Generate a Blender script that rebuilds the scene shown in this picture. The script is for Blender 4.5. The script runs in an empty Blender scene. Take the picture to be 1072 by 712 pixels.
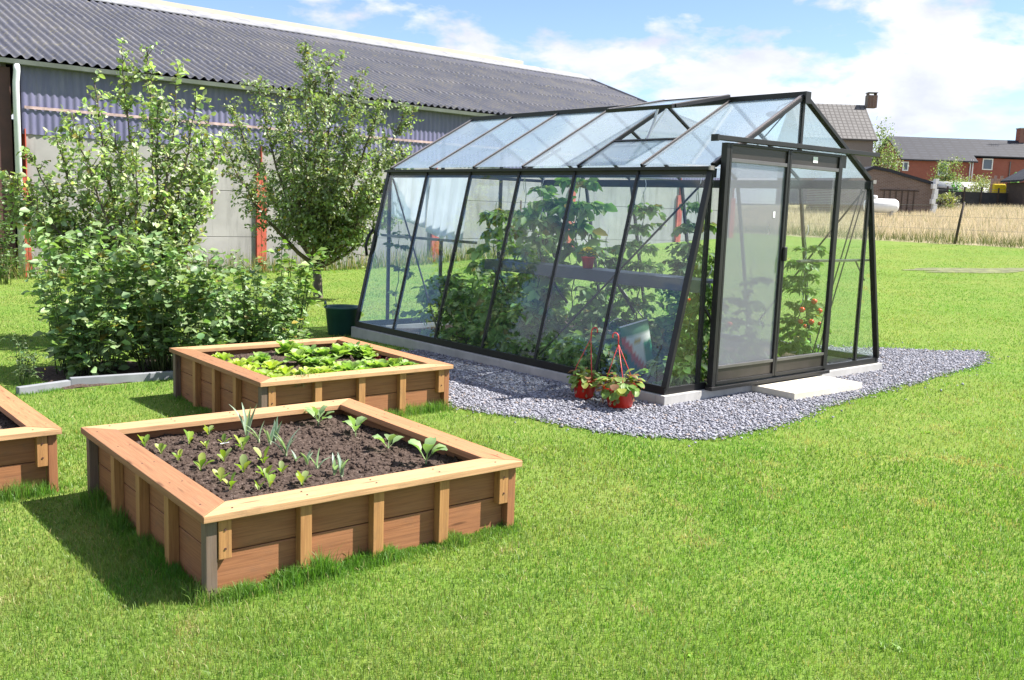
import bpy, math, random
import numpy as np
from mathutils import Vector, Matrix, noise as mnoise

R = math.radians
PI = math.pi
rng = np.random.default_rng(7)
random.seed(7)
scene = bpy.context.scene
COL = scene.collection

# ------------------------------------------------------------------ camera model (used to place things in the world)
CAM_H = 1.6
FPX, PITCH, ROLL, IW, IH = 1001.43, 0.1376, 0.0358, 1072.0, 712.0
cp, sp_, cr, sr = math.cos(PITCH), math.sin(PITCH), math.cos(ROLL), math.sin(ROLL)
FW = np.array([0, cp, -sp_]); _up = np.array([0, sp_, cp]); _rt = np.array([1.0, 0, 0])
RT = cr * _rt + sr * _up
UP = -sr * _rt + cr * _up
CAMP = np.array([0, 0, CAM_H])


def gz(x, y):
    """height of the terrain"""
    x = np.asarray(x, float); y = np.asarray(y, float)
    t = .8 * x + .6 * y - 12
    z = .055 * (np.sqrt(t * t + 4) + t) / 2 - .006
    far = np.maximum(t - 46, 0)
    z = z - .055 * (np.sqrt(far * far + 9) + far - 3) / 2
    s = np.maximum(-(x + .6), 0)
    z = z - .14 * (1 - np.exp(-(s * s) / (s + .8) / 3))
    return z


def ray(px, py):
    return FW + RT * ((px - IW / 2) / FPX) - UP * ((py - IH / 2) / FPX)


def gnd(px, py, z=0.0):
    d = ray(px, py)
    return CAMP + d * ((z - CAM_H) / d[2])


def atY(px, py, Y):
    d = ray(px, py)
    return CAMP + d * (Y / d[1])


def ongnd(px, py):
    """first point of the terrain seen at a pixel of the photograph (ray march)"""
    d = ray(px, py); t0 = .5
    for k in range(4000):
        p = CAMP + d * t0
        if p[2] < gz(p[0], p[1]): break
        t0 += .03
    lo, hi = t0 - .03, t0
    for k in range(20):
        m = (lo + hi) / 2; p = CAMP + d * m
        if p[2] < gz(p[0], p[1]): hi = m
        else: lo = m
    return np.array([p[0], p[1], float(gz(p[0], p[1]))])


def at_range(px, py, Y):
    """world x at distance Y along column px, standing on the terrain"""
    p = atY(px, py, Y)
    return np.array([p[0], Y, float(gz(p[0], Y))])


# ------------------------------------------------------------------ mesh helpers
def link(o, parent=None):
    COL.objects.link(o)
    if parent is not None:
        o.parent = parent
    return o


def tag(o, label=None, cat=None, group=None, kind=None):
    if label: o['label'] = label
    if cat: o['category'] = cat
    if group: o['group'] = group
    if kind: o['kind'] = kind
    return o


def empty(name, loc, rz=0.0, label=None, cat=None, group=None):
    o = bpy.data.objects.new(name, None)
    o.empty_display_size = .1
    o.location = loc; o.rotation_euler = (0, 0, rz)
    COL.objects.link(o)
    return tag(o, label, cat, group)


def fast_mesh(name, V, F, mat, parent=None, col=None, smooth=False):
    """V (N,3), F (M,k) all faces with k corners, col (N,3) base colours"""
    V = np.ascontiguousarray(V, np.float32); F = np.ascontiguousarray(F, np.int32)
    me = bpy.data.meshes.new(name)
    n, m, k = len(V), len(F), F.shape[1]
    me.vertices.add(n); me.vertices.foreach_set('co', V.ravel())
    me.loops.add(m * k); me.loops.foreach_set('vertex_index', F.ravel())
    me.polygons.add(m)
    me.polygons.foreach_set('loop_start', np.arange(0, m * k, k, dtype=np.int32))
    try:
        me.polygons.foreach_set('loop_total', np.full(m, k, np.int32))
    except Exception:
        pass
    if smooth:
        me.polygons.foreach_set('use_smooth', np.ones(m, bool))
    me.update(calc_edges=True)
    if col is not None:
        a = me.attributes.new('col', 'FLOAT_COLOR', 'POINT')
        c4 = np.ones((n, 4), np.float32); c4[:, :3] = col
        a.data.foreach_set('color', c4.ravel())
    me.materials.append(mat)
    o = bpy.data.objects.new(name, me)
    return link(o, parent)


def basis(d, up=(0, 0, 1)):
    d = np.asarray(d, float); d = d / np.linalg.norm(d)
    u = np.asarray(up, float)
    s = np.cross(d, u)
    if np.linalg.norm(s) < 1e-5:
        s = np.cross(d, (1, 0, 0))
    s /= np.linalg.norm(s)
    return d, s, np.cross(s, d)


class MB:
    def __init__(self):
        self.v, self.f, self.g, self.c = [], [], [], []

    def add(self, pts, faces, g=None, col=None):
        n = len(self.v)
        self.v += [tuple(float(a) for a in p) for p in pts]
        self.g += [tuple(float(a) for a in p) for p in (g if g is not None else pts)]
        self.c += [tuple(col) if col is not None else (1, 1, 1)] * len(pts)
        self.f += [tuple(i + n for i in f) for f in faces]
        return self

    def box(self, c, s, rz=0.0, col=None):
        cx, cy, cz = c; x, y, z = s[0] / 2, s[1] / 2, s[2] / 2
        ca, sa = math.cos(rz), math.sin(rz)
        P = [(cx + a * ca - b * sa, cy + a * sa + b * ca, cz + d) for d in (-z, z) for a, b in ((-x, -y), (x, -y), (x, y), (-x, y))]
        return self.add(P, [(0, 3, 2, 1), (4, 5, 6, 7), (0, 1, 5, 4), (1, 2, 6, 5), (2, 3, 7, 6), (3, 0, 4, 7)], col=col)

    def beam(self, p, q, w, h, up=(0, 0, 1), col=None, off=None):
        """square bar from p to q, w wide across, h along up"""
        p, q = np.asarray(p, float), np.asarray(q, float)
        d, s, u = basis(q - p, up)
        L = np.linalg.norm(q - p)
        P, G = [], []
        r = off if off is not None else (random.random() * 9, random.random() * 9, random.random() * 9)
        for t, b in ((0, p), (L, q)):
            for a, e in ((-1, -1), (1, -1), (1, 1), (-1, 1)):
                P.append(b + s * a * w / 2 + u * e * h / 2); G.append((t + r[0], a * w / 2 + r[1], e * h / 2 + r[2]))
        return self.add(P, [(0, 1, 2, 3), (7, 6, 5, 4), (0, 4, 5, 1), (1, 5, 6, 2), (2, 6, 7, 3), (3, 7, 4, 0)], G, col)

    def tube(self, pts, rad, n=8, cap=True, col=None):
        pts = [np.asarray(p, float) for p in pts]
        if np.isscalar(rad): rad = [rad] * len(pts)
        P, Fc = [], []
        prev = None
        for i, p in enumerate(pts):
            d = pts[min(i + 1, len(pts) - 1)] - pts[max(i - 1, 0)]
            d /= (np.linalg.norm(d) + 1e-12)
            if prev is None:
                _, s, u = basis(d, (0, 0, 1) if abs(d[2]) < .95 else (0, 1, 0))
            else:
                s = prev - d * (prev @ d); s /= (np.linalg.norm(s) + 1e-12); u = np.cross(s, d)
            prev = s
            for k in range(n):
                a = 2 * PI * k / n
                P.append(p + rad[i] * (math.cos(a) * s + math.sin(a) * u))
        for i in range(len(pts) - 1):
            for k in range(n):
                a, b = i * n + k, i * n + (k + 1) % n
                Fc.append((a, b, b + n, a + n))
        if cap:
            Fc.append(tuple(range(n - 1, -1, -1))); Fc.append(tuple(range((len(pts) - 1) * n, len(pts) * n)))
        return self.add(P, Fc, col=col)

    def lathe(self, prof, c=(0, 0, 0), n=20, col=None):
        """prof: list of (r, z)"""
        P, Fc = [], []
        for r, z in prof:
            for k in range(n):
                a = 2 * PI * k / n
                P.append((c[0] + r * math.cos(a), c[1] + r * math.sin(a), c[2] + z))
        for i in range(len(prof) - 1):
            for k in range(n):
                a, b = i * n + k, i * n + (k + 1) % n
                Fc.append((a, b, b + n, a + n))
        if prof[0][0] > 1e-6: Fc.append(tuple(range(n - 1, -1, -1)))
        if prof[-1][0] > 1e-6: Fc.append(tuple(range((len(prof) - 1) * n, len(prof) * n)))
        return self.add(P, Fc, col=col)

    def prism(self, poly, ext, col=None, g=None):
        """poly: 3-D points of a planar polygon, ext: extrusion vector"""
        poly = [np.asarray(p, float) for p in poly]; ext = np.asarray(ext, float)
        n = len(poly)
        P = poly + [p + ext for p in poly]
        Fc = [tuple(range(n - 1, -1, -1)), tuple(range(n, 2 * n))] + [(i, (i + 1) % n, (i + 1) % n + n, i + n) for i in range(n)]
        return self.add(P, Fc, None if g is None else list(g) + list(g), col)

    def build(self, name, mat, parent=None, smooth=False, bevel=0):
        me = bpy.data.meshes.new(name)
        me.from_pydata(self.v, [], self.f)
        a = me.attributes.new('g', 'FLOAT_VECTOR', 'POINT'); a.data.foreach_set('vector', np.array(self.g, np.float32).ravel())
        c4 = np.ones((len(self.v), 4), np.float32); c4[:, :3] = np.array(self.c)
        b = me.attributes.new('col', 'FLOAT_COLOR', 'POINT'); b.data.foreach_set('color', c4.ravel())
        import bmesh
        bm = bmesh.new(); bm.from_mesh(me); bmesh.ops.recalc_face_normals(bm, faces=bm.faces); bm.to_mesh(me); bm.free()
        if smooth:
            me.polygons.foreach_set('use_smooth', np.ones(len(me.polygons), bool))
        me.materials.append(mat)
        o = bpy.data.objects.new(name, me)
        link(o, parent)
        if bevel:
            m = o.modifiers.new('bevel', 'BEVEL'); m.width = bevel; m.segments = 2; m.limit_method = 'ANGLE'
        return o


# ------------------------------------------------------------------ node helpers
class NT:
    def __init__(self, name):
        self.m = bpy.data.materials.new(name); self.m.use_nodes = True
        self.t = self.m.node_tree; self.t.nodes.clear()
        self.out = self.n('ShaderNodeOutputMaterial')

    def n(self, typ, **kw):
        nd = self.t.nodes.new(typ)
        for k, v in kw.items():
            if k in nd.inputs.keys() if isinstance(k, str) else False:
                nd.inputs[k].default_value = v
            else:
                setattr(nd, k, v)
        return nd

    def l(self, a, b):
        self.t.links.new(a, b)

    def val(self, sock, v):
        if hasattr(v, 'is_output') or isinstance(v, bpy.types.NodeSocket): self.l(v, sock)
        elif isinstance(v, (tuple, list)) and len(v) == 3 and sock.type == 'RGBA': sock.default_value = (*v, 1)
        else: sock.default_value = v

    def math(self, op, a, b=None, c=None, clamp=False):
        nd = self.n('ShaderNodeMath', operation=op, use_clamp=clamp)
        for i, v in enumerate((a, b, c)):
            if v is not None: self.val(nd.inputs[i], v)
        return nd.outputs[0]

    def attr(self, name, out='Color'):
        return self.n('ShaderNodeAttribute', attribute_name=name).outputs[out]

    def pos(self):
        return self.n('ShaderNodeNewGeometry').outputs['Position']

    def obj(self):
        return self.n('ShaderNodeTexCoord').outputs['Object']

    def scale(self, vec, s):
        nd = self.n('ShaderNodeMapping'); self.l(vec, nd.inputs[0]); nd.inputs['Scale'].default_value = s
        return nd.outputs[0]

    def noise(self, vec, sc, det=4, rough=.55, dist=0.0, out=0):
        nd = self.n('ShaderNodeTexNoise'); 
        if vec is not None: self.l(vec, nd.inputs['Vector'])
        nd.inputs['Scale'].default_value = sc; nd.inputs['Detail'].default_value = det
        nd.inputs['Roughness'].default_value = rough; nd.inputs['Distortion'].default_value = dist
        return nd.outputs[out]

    def ramp(self, fac, stops):
        nd = self.n('ShaderNodeValToRGB'); self.l(fac, nd.inputs[0])
        e = nd.color_ramp.elements
        while len(e) < len(stops): e.new(.5)
        for x, (p, c) in zip(e, stops):
            x.position = p; x.color = (*c, 1) if len(c) == 3 else c
        return nd.outputs[0]

    def mix(self, fac, a, b, typ='MIX'):
        nd = self.n('ShaderNodeMix', data_type='RGBA', blend_type=typ)
        self.val(nd.inputs[0], fac); self.val(nd.inputs[6], a); self.val(nd.inputs[7], b)
        return nd.outputs[2]

    def bump(self, h, strength=.3, dist=.01):
        nd = self.n('ShaderNodeBump'); self.l(h, nd.inputs['Height'])
        nd.inputs['Strength'].default_value = strength; nd.inputs['Distance'].default_value = dist
        return nd.outputs[0]

    def bsdf(self, color, rough=.6, metal=0.0, normal=None, spec=None):
        b = self.n('ShaderNodeBsdfPrincipled')
        self.val(b.inputs['Base Color'], color); self.val(b.inputs['Roughness'], rough)
        b.inputs['Metallic'].default_value = metal
        if spec is not None: b.inputs['Specular IOR Level'].default_value = spec
        if normal is not None: self.l(normal, b.inputs['Normal'])
        return b.outputs[0]

    def done(self, sh):
        self.l(sh, self.out.inputs[0]); return self.m


def mat_paint(name, c, rough=.45, metal=0.0, var=.12, sc=6.0, dirt=None):
    t = NT(name); n = t.noise(t.obj(), sc, 5)
    a = tuple(x * (1 - var) for x in c); b = tuple(min(1, x * (1 + var)) for x in c)
    col = t.ramp(n, [(.3, a), (.7, b)])
    if dirt:
        n2 = t.noise(t.scale(t.obj(), (3, 3, .6)), 3, 6, .65)
        col = t.mix(t.ramp(n2, [(.48, (0, 0, 0)), (.75, (1, 1, 1))]), col, dirt)
    r = t.math('ADD', t.math('MULTIPLY', n, .2), rough - .1)
    return t.done(t.bsdf(col, r, metal, t.bump(t.noise(t.obj(), sc * 12, 3), .08, .002)))


def mat_wood(name, c, dark, red=None, weather=0.0, rough=.62):
    """timber; the grain runs along x of attribute g"""
    t = NT(name); g = t.attr('g', 'Vector')
    n1 = t.noise(t.scale(g, (1.1, 26, 26)), 2.2, 6, .6, .6)
    n2 = t.noise(t.scale(g, (2.5, 110, 110)), 2.0, 3, .7)
    n3 = t.noise(t.scale(g, (.7, 3, 3)), 1.6, 3)
    col = t.ramp(n1, [(.28, dark), (.5, c), (.75, tuple(min(1, x * 1.16) for x in c))])
    col = t.mix(t.math('MULTIPLY', t.ramp(n2, [(.35, (1, 1, 1)), (.55, (0, 0, 0))]), .45), col, tuple(x * .55 for x in dark))
    col = t.mix(t.math('MULTIPLY', n3, .45), col, red or dark)
    vk = t.n('ShaderNodeTexVoronoi'); t.l(t.scale(g, (1.3, 9, 9)), vk.inputs['Vector']); vk.inputs['Scale'].default_value = 1.6
    col = t.mix(t.ramp(vk.outputs['Distance'], [(.05, (.75, .75, .75)), (.13, (0, 0, 0))]), col, tuple(x * .4 for x in dark))
    sp = t.noise(t.scale(g, (2.2, 5, 5)), 2.4, 6, .75)
    col = t.mix(t.math('MULTIPLY', t.ramp(sp, [(.55, (0, 0, 0)), (.72, (1, 1, 1))]), .38), col, (.13, .095, .07))
    if weather:
        w = t.noise(t.scale(g, (1.5, 9, 9)), 3, 5, .7)
        col = t.mix(t.math('MULTIPLY', t.ramp(w, [(.3, (0, 0, 0)), (.6, (1, 1, 1))]), weather), col, (.19, .165, .145))
    bmp = t.bump(t.math('ADD', n1, t.math('MULTIPLY', n2, .6)), .25, .003)
    return t.done(t.bsdf(col, rough, 0, bmp, .3))


def mat_leaf(name, trans=.35, rough=.5, gloss=.06, tcol=(1.0, 1.15, .45)):
    t = NT(name); c = t.attr('col')
    d = t.n('ShaderNodeBsdfDiffuse'); t.l(c, d.inputs[0])
    tr = t.n('ShaderNodeBsdfTranslucent')
    t.l(t.mix(1.0, c, tcol, 'MULTIPLY'), tr.inputs[0])
    m = t.n('ShaderNodeMixShader'); m.inputs[0].default_value = trans; t.l(d.outputs[0], m.inputs[1]); t.l(tr.outputs[0], m.inputs[2])
    g = t.n('ShaderNodeBsdfGlossy'); g.inputs['Roughness'].default_value = rough; g.inputs[0].default_value = (1, 1, 1, 1)
    m2 = t.n('ShaderNodeMixShader'); m2.inputs[0].default_value = gloss
    t.l(m.outputs[0], m2.inputs[1]); t.l(g.outputs[0], m2.inputs[2])
    return t.done(m2.outputs[0])


def mat_glass(name, haze=.05, hazecol=(.75, .8, .85), tint=(.93, .96, .95), refl=1.0, rough=0.0, streak=0.0, trans_share=.5, powr=5.0):
    t = NT(name)
    lw = t.n('ShaderNodeLayerWeight'); lw.inputs[0].default_value = .5
    f5 = t.math('POWER', lw.outputs['Facing'], powr)
    rf = t.math('ADD', t.math('MULTIPLY', f5, .94), .05 * refl, clamp=True)
    tr = t.n('ShaderNodeBsdfTransparent'); tr.inputs[0].default_value = (*tint, 1)
    gl = t.n('ShaderNodeBsdfGlossy'); gl.inputs['Roughness'].default_value = rough; gl.inputs[0].default_value = (1, 1, 1, 1)
    m = t.n('ShaderNodeMixShader'); t.l(rf, m.inputs[0]); t.l(tr.outputs[0], m.inputs[1]); t.l(gl.outputs[0], m.inputs[2])
    df = t.n('ShaderNodeBsdfDiffuse'); df.inputs[0].default_value = (*hazecol, 1)
    tl = t.n('ShaderNodeBsdfTranslucent'); tl.inputs[0].default_value = (*hazecol, 1)
    mh = t.n('ShaderNodeMixShader'); mh.inputs[0].default_value = trans_share; t.l(df.outputs[0], mh.inputs[1]); t.l(tl.outputs[0], mh.inputs[2])
    nz = t.noise(t.scale(t.obj(), (2, 2, .7)), 2.2, 6, .65)
    hz = t.math('MULTIPLY', t.math('ADD', t.math('MULTIPLY', nz, 2 * streak), 1 - streak), haze, clamp=True)
    m2 = t.n('ShaderNodeMixShader'); t.l(hz, m2.inputs[0]); t.l(m.outputs[0], m2.inputs[1]); t.l(mh.outputs[0], m2.inputs[2])
    return t.done(m2.outputs[0])


def mat_concrete(name, c=(.42, .42, .41), stain=.5, sc=2.0):
    t = NT(name); p = t.obj()
    n = t.noise(p, sc, 8, .6)
    col = t.ramp(n, [(.3, tuple(x * .78 for x in c)), (.7, tuple(min(1, x * 1.12) for x in c))])
    n2 = t.noise(t.scale(p, (1.5, 1.5, .22)), 2.5, 6, .7)
    col = t.mix(t.math('MULTIPLY', t.ramp(n2, [(.5, (0, 0, 0)), (.72, (1, 1, 1))]), stain), col, tuple(x * .5 for x in c))
    return t.done(t.bsdf(col, .85, 0, t.bump(t.noise(p, sc * 40, 3), .2, .003), .2))


M = {}
M['cap_sheen_pale'] = mat_wood('cap_timber_sheen_pale', (.52, .32, .165), (.38, .205, .10), (.53, .295, .16))  # front and back caps paler: sheen along the grain put into the colour
M['cap_red'] = mat_wood('cap_red_timber', (.34, .150, .075), (.235, .092, .047), (.36, .155, .085))
M['cap_brown'] = mat_wood('cap_brown_timber', (.30, .152, .075), (.20, .092, .044), (.32, .15, .078))
M['cap_orange'] = mat_wood('cap_orange_timber', (.42, .205, .095), (.30, .135, .06), (.44, .20, .10))
M['post_wood'] = mat_wood('post_timber', (.42, .225, .085), (.29, .14, .05), (.38, .18, .075))
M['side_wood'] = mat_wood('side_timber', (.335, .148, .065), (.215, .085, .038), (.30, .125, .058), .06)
M['grey_wood'] = mat_wood('weathered_timber', (.17, .115, .08), (.10, .065, .045), (.16, .115, .085), .3)
M['frame'] = mat_paint('dark_bronze_aluminium', (.008, .007, .0075), .5, .0, .25)
M['frame_light'] = mat_paint('pale_bar_edge', (.30, .27, .26), .4, .5, .1)  # paler strips along the bars and gutter ends
M['panel'] = mat_paint('dark_panel_sheet', (.036, .029, .026), .4, .1, .2)
M['rail'] = mat_paint('grey_door_rail', (.16, .15, .15), .35, .5, .1)
M['alu'] = mat_paint('bare_aluminium', (.6, .6, .6), .3, .7, .1)
M['glass'] = mat_glass('side_glass', .012, (.55, .70, .90), (.95, .98, .99), .75, 0.0, .6)
M['glass_clear'] = mat_glass('door_glass', .012, (.8, .8, .78), (.95, .97, .95), .7, 0.0, .5)
M['glass_roof'] = mat_glass('roof_glass', .36, (.50, .60, .70), (.95, .98, .99), 1.0, .05, .3, .4, 5.0)  # bluish milky haze colour stands in for sky reflected in the panes
M['screen'] = mat_glass('insect_screen', .40, (.42, .43, .47), (.80, .82, .86), .3, .2, .1, .35)
M['concrete'] = mat_concrete('kerb_concrete', (.46, .45, .43), .35, 3)
M['slab'] = mat_concrete('pale_stone', (.66, .61, .50), .15, 3)
M['barn_concrete'] = mat_concrete('barn_panel_concrete', (.33, .315, .31), .75, .8)
M['edging'] = mat_concrete('edging_concrete', (.25, .26, .285), .2, 3)
M['bark'] = mat_paint('tree_bark', (.12, .095, .075), .85, 0, .4, 14)
M['stem'] = mat_paint('green_stem', (.09, .13, .04), .7, 0, .3, 14)
M['leaf'] = mat_leaf('tree_leaf', .45, .5, .045)
M['leaf_shiny'] = mat_leaf('shrub_leaf', .36, .5, .035)
M['veg'] = mat_leaf('vegetable_leaf', .45, .5, .03)
M['grass'] = mat_leaf('grass_blade', .52, .5, .02, (1.0, 1.1, .5))
M['dry'] = mat_leaf('dry_grass_blade', .35, .6, .02, (1, .95, .7))
M['red_plastic'] = mat_paint('red_plastic', (.66, .032, .016), .35, 0, .1)
M['pink_plastic'] = mat_paint('hanger_plastic', (.62, .06, .05), .4, 0, .1)
M['tub_green'] = mat_paint('dark_green_plastic', (.018, .07, .066), .35, 0, .2)
M['white_plastic'] = mat_paint('white_plastic', (.78, .79, .8), .45, 0, .05)
M['grey_plastic'] = mat_paint('grey_plastic', (.36, .40, .45), .5, 0, .1)
M['blue_plastic'] = mat_paint('pale_blue_plastic', (.27, .36, .48), .5, 0, .12)
M['blue_dark'] = mat_paint('dark_blue_plastic', (.05, .09, .16), .45, 0, .12)
M['shelf'] = mat_paint('dark_shelf_blue_cast', (.045, .055, .085), .5, 0, .2)  # olive-brown board; blue cast of the side glass put into its colour
M['tomato'] = mat_paint('ripe_tomato', (.62, .05, .01), .22, 0, .15)
M['sheet'] = None
M['rust_post'] = mat_paint('red_primer_steel', (.46, .085, .05), .6, 0, .2, 6, (.30, .07, .045))
M['brown_post'] = mat_paint('dark_brown_steel', (.075, .03, .025), .6, 0, .25, 4)
M['gutter'] = mat_paint('zinc_gutter', (.22, .225, .24), .45, .4, .15, 3)
M['pipe'] = mat_paint('pale_downpipe', (.62, .63, .66), .5, 0, .12, 3)
M['wire'] = mat_paint('galvanised_wire', (.3, .3, .3), .4, .8, .1)
M['post_dark'] = mat_paint('old_fence_post', (.055, .04, .032), .8, 0, .3, 8)
M['window_white'] = mat_paint('white_window_frame', (.78, .78, .78), .4, 0, .05)
M['pane'] = mat_paint('dark_window_pane', (.10, .13, .17), .06, .0, .3, .6)
M['slate'] = None


def _sheet():
    t = NT('shade_sheet_white')
    d = t.n('ShaderNodeBsdfDiffuse'); d.inputs[0].default_value = (.93, .94, .96, 1)
    tr = t.n('ShaderNodeBsdfTranslucent'); tr.inputs[0].default_value = (.93, .94, .97, 1)
    m = t.n('ShaderNodeMixShader'); m.inputs[0].default_value = .8; t.l(d.outputs[0], m.inputs[1]); t.l(tr.outputs[0], m.inputs[2])
    return t.done(m.outputs[0])


M['sheet'] = _sheet()


def _brick(name, c1, c2, mortar, scale=1.0):
    t = NT(name); p = t.attr('g', 'Vector')
    b = t.n('ShaderNodeTexBrick'); t.l(p, b.inputs['Vector'])
    b.inputs['Color1'].default_value = (*c1, 1); b.inputs['Color2'].default_value = (*c2, 1); b.inputs['Mortar'].default_value = (*mortar, 1)
    b.inputs['Scale'].default_value = scale; b.inputs['Mortar Size'].default_value = .012
    b.inputs['Brick Width'].default_value = .22; b.inputs['Row Height'].default_value = .07
    n = t.noise(p, .7, 6, .65)
    col = t.mix(t.math('MULTIPLY', n, .55), b.outputs[0], tuple(x * .55 for x in c1))
    return t.done(t.bsdf(col, .85, 0, None, .2))


M['brick_red'] = _brick('red_brick', (.36, .095, .068), (.42, .125, .085), (.26, .16, .13))
M['brick_brown'] = _brick('brown_brick', (.16, .105, .085), (.22, .15, .125), (.27, .24, .22))
M['brick_grey'] = _brick('grey_brick', (.17, .14, .13), (.21, .175, .16), (.25, .23, .22))


def _tiles(name, c, gap, w, hgt):
    t = NT(name); p = t.attr('g', 'Vector')
    b = t.n('ShaderNodeTexBrick'); t.l(p, b.inputs['Vector']); b.offset = 0
    b.inputs['Color1'].default_value = (*c, 1); b.inputs['Color2'].default_value = (*(x * .82 for x in c), 1); b.inputs['Mortar'].default_value = (*gap, 1)
    b.inputs['Scale'].default_value = 1; b.inputs['Mortar Size'].default_value = .045 * w / .3
    b.inputs['Brick Width'].default_value = w; b.inputs['Row Height'].default_value = hgt
    n = t.noise(p, .9, 5, .6)
    col = t.mix(t.math('MULTIPLY', n, .4), b.outputs[0], tuple(x * .6 for x in c))
    return t.done(t.bsdf(col, .7, 0, None, .3))


M['tile_grey'] = _tiles('grey_roof_tiles', (.165, .158, .155), (.055, .05, .048), .34, .36)
M['slate'] = _tiles('dark_slate_tiles', (.042, .045, .058), (.028, .029, .036), .9, .5)


def _cladding():
    t = NT('blue_cladding'); p = t.obj()
    n = t.noise(t.scale(p, (2.2, 1, .5)), 1.5, 6, .65)
    col = t.ramp(n, [(.25, (.098, .096, .185)), (.55, (.138, .134, .232)), (.8, (.20, .195, .275))])
    n2 = t.noise(t.scale(p, (8, 1, .5)), 2.0, 6, .7)
    col = t.mix(t.math('MULTIPLY', t.ramp(n2, [(.55, (0, 0, 0)), (.75, (1, 1, 1))]), .5), col, (.26, .24, .27))
    gx = t.n('ShaderNodeSeparateXYZ'); t.l(p, gx.inputs[0])
    return t.done(t.bsdf(col, .5, 0, None, .4))


def _fibre():
    t = NT('fibre_cement_roof'); p = t.obj()
    n = t.noise(t.scale(p, (1, .45, 1)), 1.1, 8, .68)
    col = t.ramp(n, [(.28, (.085, .090, .122)), (.5, (.125, .128, .160)), (.72, (.175, .168, .178))])
    n2 = t.noise(p, 9, 4, .7)
    col = t.mix(t.math('MULTIPLY', t.ramp(n2, [(.52, (0, 0, 0)), (.66, (1, 1, 1))]), .7), col, (.22, .205, .15))
    return t.done(t.bsdf(col, .8, 0, t.bump(n2, .15, .004), .25))


M['cladding'] = _cladding()
M['fibre'] = _fibre()


def _soil():
    t = NT('garden_soil'); p = t.pos()
    n = t.noise(p, 55, 6, .7); n2 = t.noise(p, 7, 4, .6)
    col = t.ramp(n, [(.3, (.022, .015, .012)), (.47, (.058, .041, .033)), (.6, (.115, .086, .072)), (.76, (.28, .23, .20))])
    col = t.mix(t.math('MULTIPLY', n2, .5), col, (.075, .052, .042))
    return t.done(t.bsdf(col, .95, 0, t.bump(n, .7, .012), .1))


M['soil'] = _soil()


def _colmat(name, rough=.7, spec=.3):
    t = NT(name); c = t.attr('col')
    n = t.noise(t.pos(), 90, 3, .6)
    return t.done(t.bsdf(t.mix(t.math('MULTIPLY', n, .35), c, t.mix(1.0, c, (.55, .55, .55), 'MULTIPLY')), rough, 0, None, spec))


M['pebble'] = _colmat('blue_grey_stone')
M['print'] = _colmat('printed_plastic', .4)


def _gravelbase():
    t = NT('gravel_bed'); p = t.pos()
    v = t.n('ShaderNodeTexVoronoi'); t.l(p, v.inputs['Vector']); v.inputs['Scale'].default_value = 45
    col = t.mix(.5, v.outputs['Color'], (.5, .5, .5))
    bw = t.n('ShaderNodeRGBToBW'); t.l(col, bw.inputs[0])
    c = t.ramp(bw.outputs[0], [(.3, (.09, .09, .105)), (.7, (.26, .26, .30))])
    return t.done(t.bsdf(c, .85, 0, t.bump(v.outputs['Distance'], .6, .02)))


M['gravel_base'] = _gravelbase()


def _ground():
    t = NT('ground_turf'); p = t.pos()
    # mown lawn
    n1 = t.noise(p, .55, 5, .6); n2 = t.noise(p, 3.2, 5, .6); n3 = t.noise(t.scale(p, (1, 1, 1)), 42, 5, .7)
    n4 = t.noise(t.scale(p, (7, 1.6, 1)), 5, 4, .65)
    lawn = t.ramp(n2, [(.28, (.095, .175, .026)), (.52, (.128, .210, .034)), (.75, (.168, .232, .046))])
    lawn = t.mix(t.math('MULTIPLY', t.ramp(n1, [(.42, (0, 0, 0)), (.68, (1, 1, 1))]), .5), lawn, (.21, .235, .06))
    lawn = t.mix(t.math('MULTIPLY', t.ramp(n4, [(.5, (0, 0, 0)), (.78, (1, 1, 1))]), .45), lawn, (.30, .29, .12))
    lawn = t.mix(t.ramp(n3, [(.25, (.4, .4, .4)), (.5, (0, 0, 0))]), lawn, (.06, .11, .02))
    # dry field beyond the wire fence
    f1 = t.noise(t.scale(p, (1, .5, 1)), 2.2, 6, .65)
    field = t.ramp(f1, [(.3, (.20, .19, .10)), (.55, (.30, .26, .165)), (.8, (.40, .35, .24))])
    sx = t.n('ShaderNodeSeparateXYZ'); t.l(p, sx.inputs[0])
    tt = t.math('ADD', t.math('MULTIPLY', sx.outputs[0], .8), t.math('MULTIPLY', sx.outputs[1], .6))
    tt = t.math('ADD', tt, t.math('MULTIPLY', t.noise(p, .8, 3), .8))
    edge = t.math('MULTIPLY', t.math('SUBTRACT', tt, 29.3), 2.0, clamp=True)
    # only to the right of the barn
    right = t.math('MULTIPLY', t.math('SUBTRACT', sx.outputs[0], 1.0), .5, clamp=True)
    far = t.math('MULTIPLY', t.math('SUBTRACT', sx.outputs[1], 75), .1, clamp=True)
    fac = t.math('MULTIPLY', edge, right)
    col = t.mix(fac, lawn, field)
    col = t.mix(far, col, (.10, .125, .045))
    return t.done(t.bsdf(col, .95, 0, t.bump(n3, .5, .02), .1))


M['ground'] = _ground()

# ------------------------------------------------------------------ the ground
BY = 0.685                                      # common direction of beds, greenhouse and barn
GX, GY, GYAW = 1.2834, 7.8407, 0.7113
GU = np.array([math.cos(GYAW), math.sin(GYAW)]); GV = np.array([-GU[1], GU[0]])


def gl2w(x, y):
    return GX + GU[0] * x + GV[0] * y, GY + GU[1] * x + GV[1] * y


def w2gl(x, y):
    dx, dy = x - GX, y - GY
    return dx * GU[0] + dy * GU[1], dx * GV[0] + dy * GV[1]


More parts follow.
